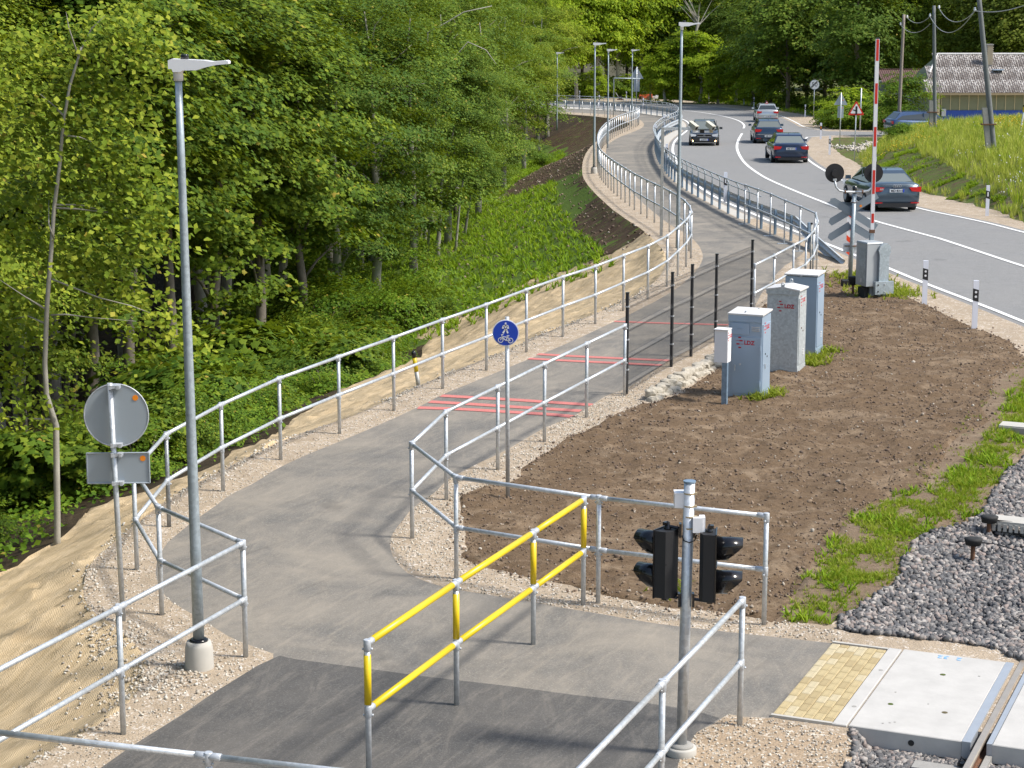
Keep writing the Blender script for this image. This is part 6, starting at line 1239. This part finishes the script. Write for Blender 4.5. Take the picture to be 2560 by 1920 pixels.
# undergrowth along the burlap and the slope
lowl = resample(burl_low[1:], .8); lb1 = 'leafy green shrub in the undergrowth between the burlap slope and the wood'; k = 0
for off_, pr in ((1.5, .75), (2.3, 1.), (3.2, 1.), (4.6, .9), (6.2, .7)):
    q = offset(lowl, off_)
    for i, (x, y) in enumerate(q):
        if random.random() > pr or (abs(x-AT(143, 1349, y)[0]) < .8 and y < YT+.5 and off_ < 1): continue
        x += random.uniform(-.3, .3); y += random.uniform(-.3, .3)
        dq, sq, _, _ = dist_poly([x], [y], crest)
        if sq[0] < 0 or dq[0] < 2.2 or (y > 48 and dq[0] < 6.5): continue
        u_, v_ = proj_np(np.array([[x, y, tz(x, y)]])); s = random.uniform(.5, .85)*(.85+.15*off_)
        if u_[0] < 330: s *= .75
        if off_ < 1.5: s *= .72
        shrub((x, y, tz(x, y)-.05), s, SHm if (k % 5 == 0) else SH[k % 4], lb1, 'undergrowth shrubs below the burlap slope'); k += 1
for off_, n_ in ((5.5, 9), (7.5, 12), (9.5, 14), (11.5, 16), (13.5, 18)):
    fp = offset(FA_far, off_)
    for i in range(4, len(fp)-8):
        x, y = fp[i]+np.random.default_rng(i+n_).uniform(-1, 1, 2)
        if y < 60 or y > 150 or (y < 106 and off_ < 10) or random.random() > (.12 if off_ < 7 else .3 if off_ < 9 else .75): continue
        if dist_poly([x], [y], crest)[1][0] < 0 or dist_poly([x], [y], crest)[0][0] < 4.2: continue
        shrub((x, y, tz(x, y)), random.uniform(.6, 1.3), SH[i % 4], 'leafy green shrub on the grassy slope left of the far path', 'shrubs on the slope left of the far path')
# ---- grasses
def tuft(nb, w, lean, seed):
    g = random.Random(seed); V = []; F = []
    for k in range(nb):
        a = g.uniform(0, 6.28); l = g.uniform(.55, 1.); r = g.uniform(0, .18); bx, by = r*math.cos(a*3), r*math.sin(a*3); dx, dy = math.cos(a)*lean*l, math.sin(a)*lean*l; nx, ny = -math.sin(a)*w, math.cos(a)*w; o = len(V)
        V += [(bx-nx, by-ny, 0), (bx+nx, by+ny, 0), (bx+dx*.4-nx*.7, by+dy*.4-ny*.7, l*.6), (bx+dx*.4+nx*.7, by+dy*.4+ny*.7, l*.6), (bx+dx, by+dy, l*.95)]; F += [(o, o+1, o+3), (o, o+3, o+2), (o+2, o+3, o+4)]
    return V, F
MG = dict(near=m_leaf('grass_near', (.12, .17, .014), (.25, .32, .03), (.46, .47, .09), .4), meadow=m_leaf('grass_meadow', (.24, .28, .04), (.42, .46, .08), (.6, .6, .18), .42), slope=m_leaf('grass_slope_blade', (.08, .17, .012), (.2, .34, .02), (.36, .48, .04), .42))
def grass(name, P, h, tp, mat, tilt=.2, label=None):
    P = P[near_view(P)]; 
    if not len(P): return
    Q = on_ground(P, -.01); n = len(Q); s = h*RNG.uniform(.55, 1.25, n); o = scat(name, tp[0], tp[1], Q, rots(n, tilt), np.column_stack([s*RNG.uniform(.8, 1.2, n), s*RNG.uniform(.8, 1.2, n), s]), mat)
def patchy(P, sc, thr, seed): return P[fbm(P[:, 0]*sc, P[:, 1]*sc, seed) > thr]
TN = tuft(8, .045, .75, 1); TM = tuft(8, .022, .35, 2); TL = tuft(6, .09, .9, 3)
gb = pts_in(polys['grassband'], 60000); gb = gb[near_view(gb, 40)][:26000]; de = dist_poly(gb[:, 0], gb[:, 1], polys['grassband'], True)[0]; gb = gb[RNG.random(len(gb)) < np.clip(de/.45, .06, 1)]
gb = gb[fbm(gb[:, 0]*2.2, gb[:, 1]*2.2, 3)+.35*RNG.random(len(gb)) > .62]; hh_ = len(gb)//3; grass('grass', gb[:hh_], .06, TN, MG['near'], .35); grass('grass', gb[hh_:2*hh_], .10, TN, MG['near'], .3); grass('grass', gb[2*hh_:], .07, tuft(6, .12, .7, 12), MG['slope'], .4)
g_ = patchy(pts_in(polys['grassband'], 5000), 1.5, .5, 4); grass('weeds', g_[:700], .13, TL, MG['slope'], .3)
edge = pts_in(np.vstack([pxl([(2560,900),(2560,1150),(2440,1300),(2300,1420),(2040,1560),(1950,1560),(1990,1440),(2090,1300),(2230,1190),(2330,1120)])]), 1500); grass('grass', patchy(edge, 1.6, .55, 8), .07, TN, MG['near'], .3)
mp = pts_in(polys['mound'], 60000); mp = mp[near_view(mp, 60)]; isb = inside(mp[:, 0], mp[:, 1], polys['bare']); md = mp[~isb][:21000]; mbp = mp[isb]
grass('meadow_grass', md, .52, TM, MG['meadow'], .16); grass('grass', patchy(mbp, .8, .46, 2)[:10000], .14, TL, MG['slope'], .3)
eb = pts_in(polys['bare'], 9000); eb = eb[near_view(eb)]; dd = dist_poly(eb[:, 0], eb[:, 1], toe, True)[0]; grass('grass', eb[(fbm(eb[:, 0]*.9, eb[:, 1]*.9, 7) > .62-.07*dd)], .15, TL, MG['slope'], .3)
# flowers of the meadow
YF = plain('goldenrod', (.55, .42, .02), .8); WF = plain('white_flower', (.7, .7, .66), .8); PF = plain('pink_flower', (.42, .25, .38), .8)
oct_ = ([(1, 0, 0), (0, 1, 0), (-1, 0, 0), (0, -1, 0), (0, 0, 1), (0, 0, -1)], [(0, 1, 4), (1, 2, 4), (2, 3, 4), (3, 0, 4), (1, 0, 5), (2, 1, 5), (3, 2, 5), (0, 3, 5)])
def flowers(name, px, n, R_, h, sz, mat, sd):
    g = np.random.default_rng(sd); P = []
    for u, v in px: c = GH(u, v)[:2]; P.append(c+g.normal(size=(n, 2))*R_)
    P = np.vstack(P); Q = on_ground(P); Q[:, 2] += g.uniform(h*.6, h*1.15, len(P)); s = g.uniform(.6, 1.3, len(P))*sz; scat(name, *oct_, Q, rots(len(P), .5), np.column_stack([s, s, s*1.8]), mat)
flowers('goldenrod_flowers', [(2285,318),(2310,335),(2262,330),(2330,315),(2270,372),(2255,388),(2520,318),(2545,322),(2500,325),(2550,335),(2245,312),(2290,305)], 60, .7, .58, .026, YF, 1)
flowers('white_flowers', [(2530,475),(2545,490),(2500,478),(2420,400),(2470,330),(2530,360),(2540,420)], 12, .5, .5, .022, WF, 2); flowers('pink_flowers', [(2380,305),(2420,300),(2350,312),(2470,298),(2440,305)], 22, 1.0, .8, .035, PF, 3)
# tall weeds at the top of the meadow
tw = md[:500]; grass('tall_weeds', tw, .85, tuft(5, .02, .25, 9), MG['slope'], .12)
# slopes left of the far path
sp_ = RNG.uniform([-30, 58], [12, 165], (46000, 2)); dd, ss, _, yy = dist_poly(sp_[:, 0], sp_[:, 1], crest); sp_ = sp_[(ss > 0) & (dd > 1.2) & (dd < 14)]; dd = dist_poly(sp_[:, 0], sp_[:, 1], crest)[0]
band = fbm(sp_[:, 0]*.12, dd*.9, 21, 2)-.46; sl2 = np.interp(sp_[:, 1], [58, 72, 80, 98, 108], [1.3, 1.1, .4, .4, 5.]); keep = (dd > sl2+band*2) | (band > .22); grass('slope_grass', sp_[keep][:20000], .26, TL, MG['slope'], .3)
fl = np.vstack([pts_in(np.vstack([offset(lowl, .1), offset(lowl, 6)[::-1]]), 9000), RNG.uniform([-16, 22], [-6.5, 34], (5000, 2))]); dq, sq, _, _ = dist_poly(fl[:, 0], fl[:, 1], crest); fl = fl[(sq > 0) & (dq > 1.5) & ((fl[:, 1] < 52) | (dq > 4))]; Qf = on_ground(fl, .12); Nf = np.array([0, -.2, .9])+RNG.normal(size=(len(fl), 3))*.35; tvv, tff = LEAF
scat('ground_cover', tvv, tff, Qf+RNG.normal(size=Qf.shape)*.07, frames(Nf, RNG), RNG.uniform(.07, .13, len(fl)), LM['shrub'])
fv = RNG.uniform([-12, 165], [60, 235], (16000, 2)); fv = fv[inside(fv[:, 0], fv[:, 1], polys['fargreen'])]; grass('far_grass', fv[:6000], .35, TL, MG['slope'], .25)
fv = RNG.uniform([18, 124], [60, 175], (9000, 2)); fv = fv[inside(fv[:, 0], fv[:, 1], polys['fargreen'])]; grass('far_grass', fv[:5000], .38, TL, MG['slope'], .25)
for u, v, n, r in [(2215,735,260,.42),(2165,700,120,.35),(2110,690,60,.3),(1925,985,60,.18),(1898,1003,30,.12),(2040,905,60,.2),(2025,915,40,.15),(2062,880,40,.15),(1745,790,0,.1),(1710,1480,20,.2),(2190,720,160,.35)]:
    if n: c = G(u, v)[:2]; grass('grass', c+RNG.normal(size=(n, 2))*r, .15, TL, MG['near'], .35)
lb_ = G(150, 1500)[:2]
# ---- stones and clods
def rock_t(seed):
    g = np.random.default_rng(seed); ph = (1+5**.5)/2; V = np.array([(-1, ph, 0), (1, ph, 0), (-1, -ph, 0), (1, -ph, 0), (0, -1, ph), (0, 1, ph), (0, -1, -ph), (0, 1, -ph), (ph, 0, -1), (ph, 0, 1), (-ph, 0, -1), (-ph, 0, 1)])/1.9; V *= g.uniform(.55, 1.25, (12, 1))
    return V, [(0, 11, 5), (0, 5, 1), (0, 1, 7), (0, 7, 10), (0, 10, 11), (1, 5, 9), (5, 11, 4), (11, 10, 2), (10, 7, 6), (7, 1, 8), (3, 9, 4), (3, 4, 2), (3, 2, 6), (3, 6, 8), (3, 8, 9), (4, 9, 5), (2, 4, 11), (6, 2, 10), (8, 6, 7), (9, 8, 1)]
CUBE = [(0, 3, 2), (0, 2, 1), (4, 5, 6), (4, 6, 7), (0, 1, 5), (0, 5, 4), (1, 2, 6), (1, 6, 5), (2, 3, 7), (2, 7, 6), (3, 0, 4), (3, 4, 7)]
def ang_t(seed):
    g = np.random.default_rng(seed); return np.array([(-1, -1, -1), (1, -1, -1), (1, 1, -1), (-1, 1, -1), (-1, -1, 1), (1, -1, 1), (1, 1, 1), (-1, 1, 1)])*.72*g.uniform(.45, 1.15, (8, 3)), CUBE
def m_stone(name, cols): t = NT(name); r = t.n('ShaderNodeNewGeometry').outputs['Random Per Island']; c = t.ramp(r, cols); c = t.mix(t.math('MULTIPLY', t.noise(60, 3), .35), c, tuple(.2 for _ in range(3))); return t.done(c, .9, spec=.3)
MS = m_stone('ballast_stone', [(0, (.045, .045, .05)), (.35, (.12, .12, .125)), (.55, (.2, .19, .185)), (.72, (.28, .22, .195)), (.88, (.42, .39, .36)), (1, (.09, .088, .088))]); MP = m_stone('pebble', [(0, (.30, .25, .19)), (.4, (.55, .49, .40)), (.8, (.72, .68, .6)), (1, (.28, .24, .2))]); MC = m_stone('clod', [(0, (.09, .055, .033)), (.5, (.17, .11, .07)), (.92, (.27, .19, .12)), (1, (.55, .5, .42))])
def stones(name, P, a, b, mat, sink=.3, parts=2, flat=.7, tpf=None):
    P = P[near_view(P, 60)]; Q = on_ground(P); n = len(Q)
    for k in range(parts):
        q = Q[k::parts]; m = len(q); s = RNG.uniform(a, b, m)**1.0; q = q.copy(); q[:, 2] += s*(flat-sink); scat(name, *(tpf or rock_t)(k+3), q, rots(m, .8), np.column_stack([s*RNG.uniform(.8, 1.4, m), s, s*RNG.uniform(flat*.8, flat*1.2, m)]), mat)
bp = pts_in(polys['ballast'], 40000); bp = bp[near_view(bp, 60)]; gq = inside(bp[:, 0], bp[:, 1], polys['grassband']); bp = np.vstack([bp[~gq][:15000], bp[gq][:500]]); stones('ballast_stones', bp, .024, .056, MS, .2, 6, .7, ang_t)
b2 = pts_in(polys['ballast2'], 60000); b2 = b2[near_view(b2, 40)]; bl = (b2-O[:2])@np.stack([P2, R2], 1); b2 = b2[~((bl[:, 1] > -.03) & (bl[:, 1] < 2.6) & (bl[:, 0] > -.2))][:6500]; stones('ballast_stones', b2, .024, .05, MS, .2, 6, .7, ang_t)
gvis = pxl([(-50, 1925), (1250, 1925), (700, 1640), (600, 1500), (470, 1400), (740, 1160), (1280, 900), (1750, 690), (1750, 620), (1600, 640), (1250, 850), (650, 1110), (300, 1300), (190, 1450), (240, 1570), (340, 1650), (200, 1800)])
pb = pts_in(gvis, 9000); dd, ss, _, _ = dist_poly(pb[:, 0], pb[:, 1], crest); pb = pb[(ss < 0) & ~inside(pb[:, 0], pb[:, 1], polys['path'])]; stones('gravel_pebbles', pb[:5200], .006, .016, MP, .3)
cs = crest[(crest[:, 1] < 50)]; cs = resample(cs, .03); cs = cs+RNG.normal(size=cs.shape)*.09; cs = cs[fbm(cs[:, 0]*1.2, cs[:, 1]*1.2, 31) > .33]; stones('gravel_pebbles', np.vstack([cs, cs[::3]+RNG.normal(size=cs[::3].shape)*.12]), .010, .028, MP, .3)
lf = G(400, 1690)[:2]; lq = np.vstack([lf+RNG.normal(size=(600, 2))*[.4, .45], G(290, 1600)[:2]+RNG.normal(size=(260, 2))*.25]); stones('gravel_pebbles', lq[~inside(lq[:, 0], lq[:, 1], polys['path'])], .008, .024, MP, .3)
pr2 = pts_in(pxl([(850,1300),(1000,1230),(1200,1170),(1420,1040),(1640,930),(1650,1010),(1400,1110),(1180,1240),(1150,1400),(1400,1460),(1950,1550),(2110,1580),(2110,1610),(1650,1560),(1150,1475),(970,1400)]), 6000); pr2 = pr2[~inside(pr2[:, 0], pr2[:, 1], polys['path']) & ~inside(pr2[:, 0], pr2[:, 1], polys['soil'])]; stones('gravel_pebbles', pr2[:3600], .006, .018, MP, .3)
stones('gravel_pebbles', pts_in(polys['sand'], 3000), .005, .018, MP, .3)
sp2 = pts_in(polys['soil'], 14000); stones('soil_clods', sp2[:12000], .006, .020, MC, .25); stones('soil_clods', patchy(sp2[8000:], 1.3, .48, 3)[:900], .015, .038, MC, .4)
se = resample(np.vstack([soil_poly, soil_poly[:1]]), .05); se = se+RNG.normal(size=se.shape)*.12; stones('soil_clods', se, .008, .028, MC, .3)
wr = pxl([(2130,372),(2180,366),(2200,360),(2175,375),(2240,355)]); stones('drain_stones', np.vstack([c+RNG.normal(size=(130, 2))*[.45, 1.2] for c in wr]), .05, .12, MP, .3)
ss_ = RNG.uniform([-6, 60], [10, 150], (6000, 2)); dd, sg, _, _ = dist_poly(ss_[:, 0], ss_[:, 1], crest); ss_ = ss_[(sg > 0) & (dd < 7)]; stones('soil_clods', ss_[:1500], .03, .07, MC, .3)
for o in bpy.data.objects:
    if o.name.startswith('arm') and o.type == 'MESH': pass
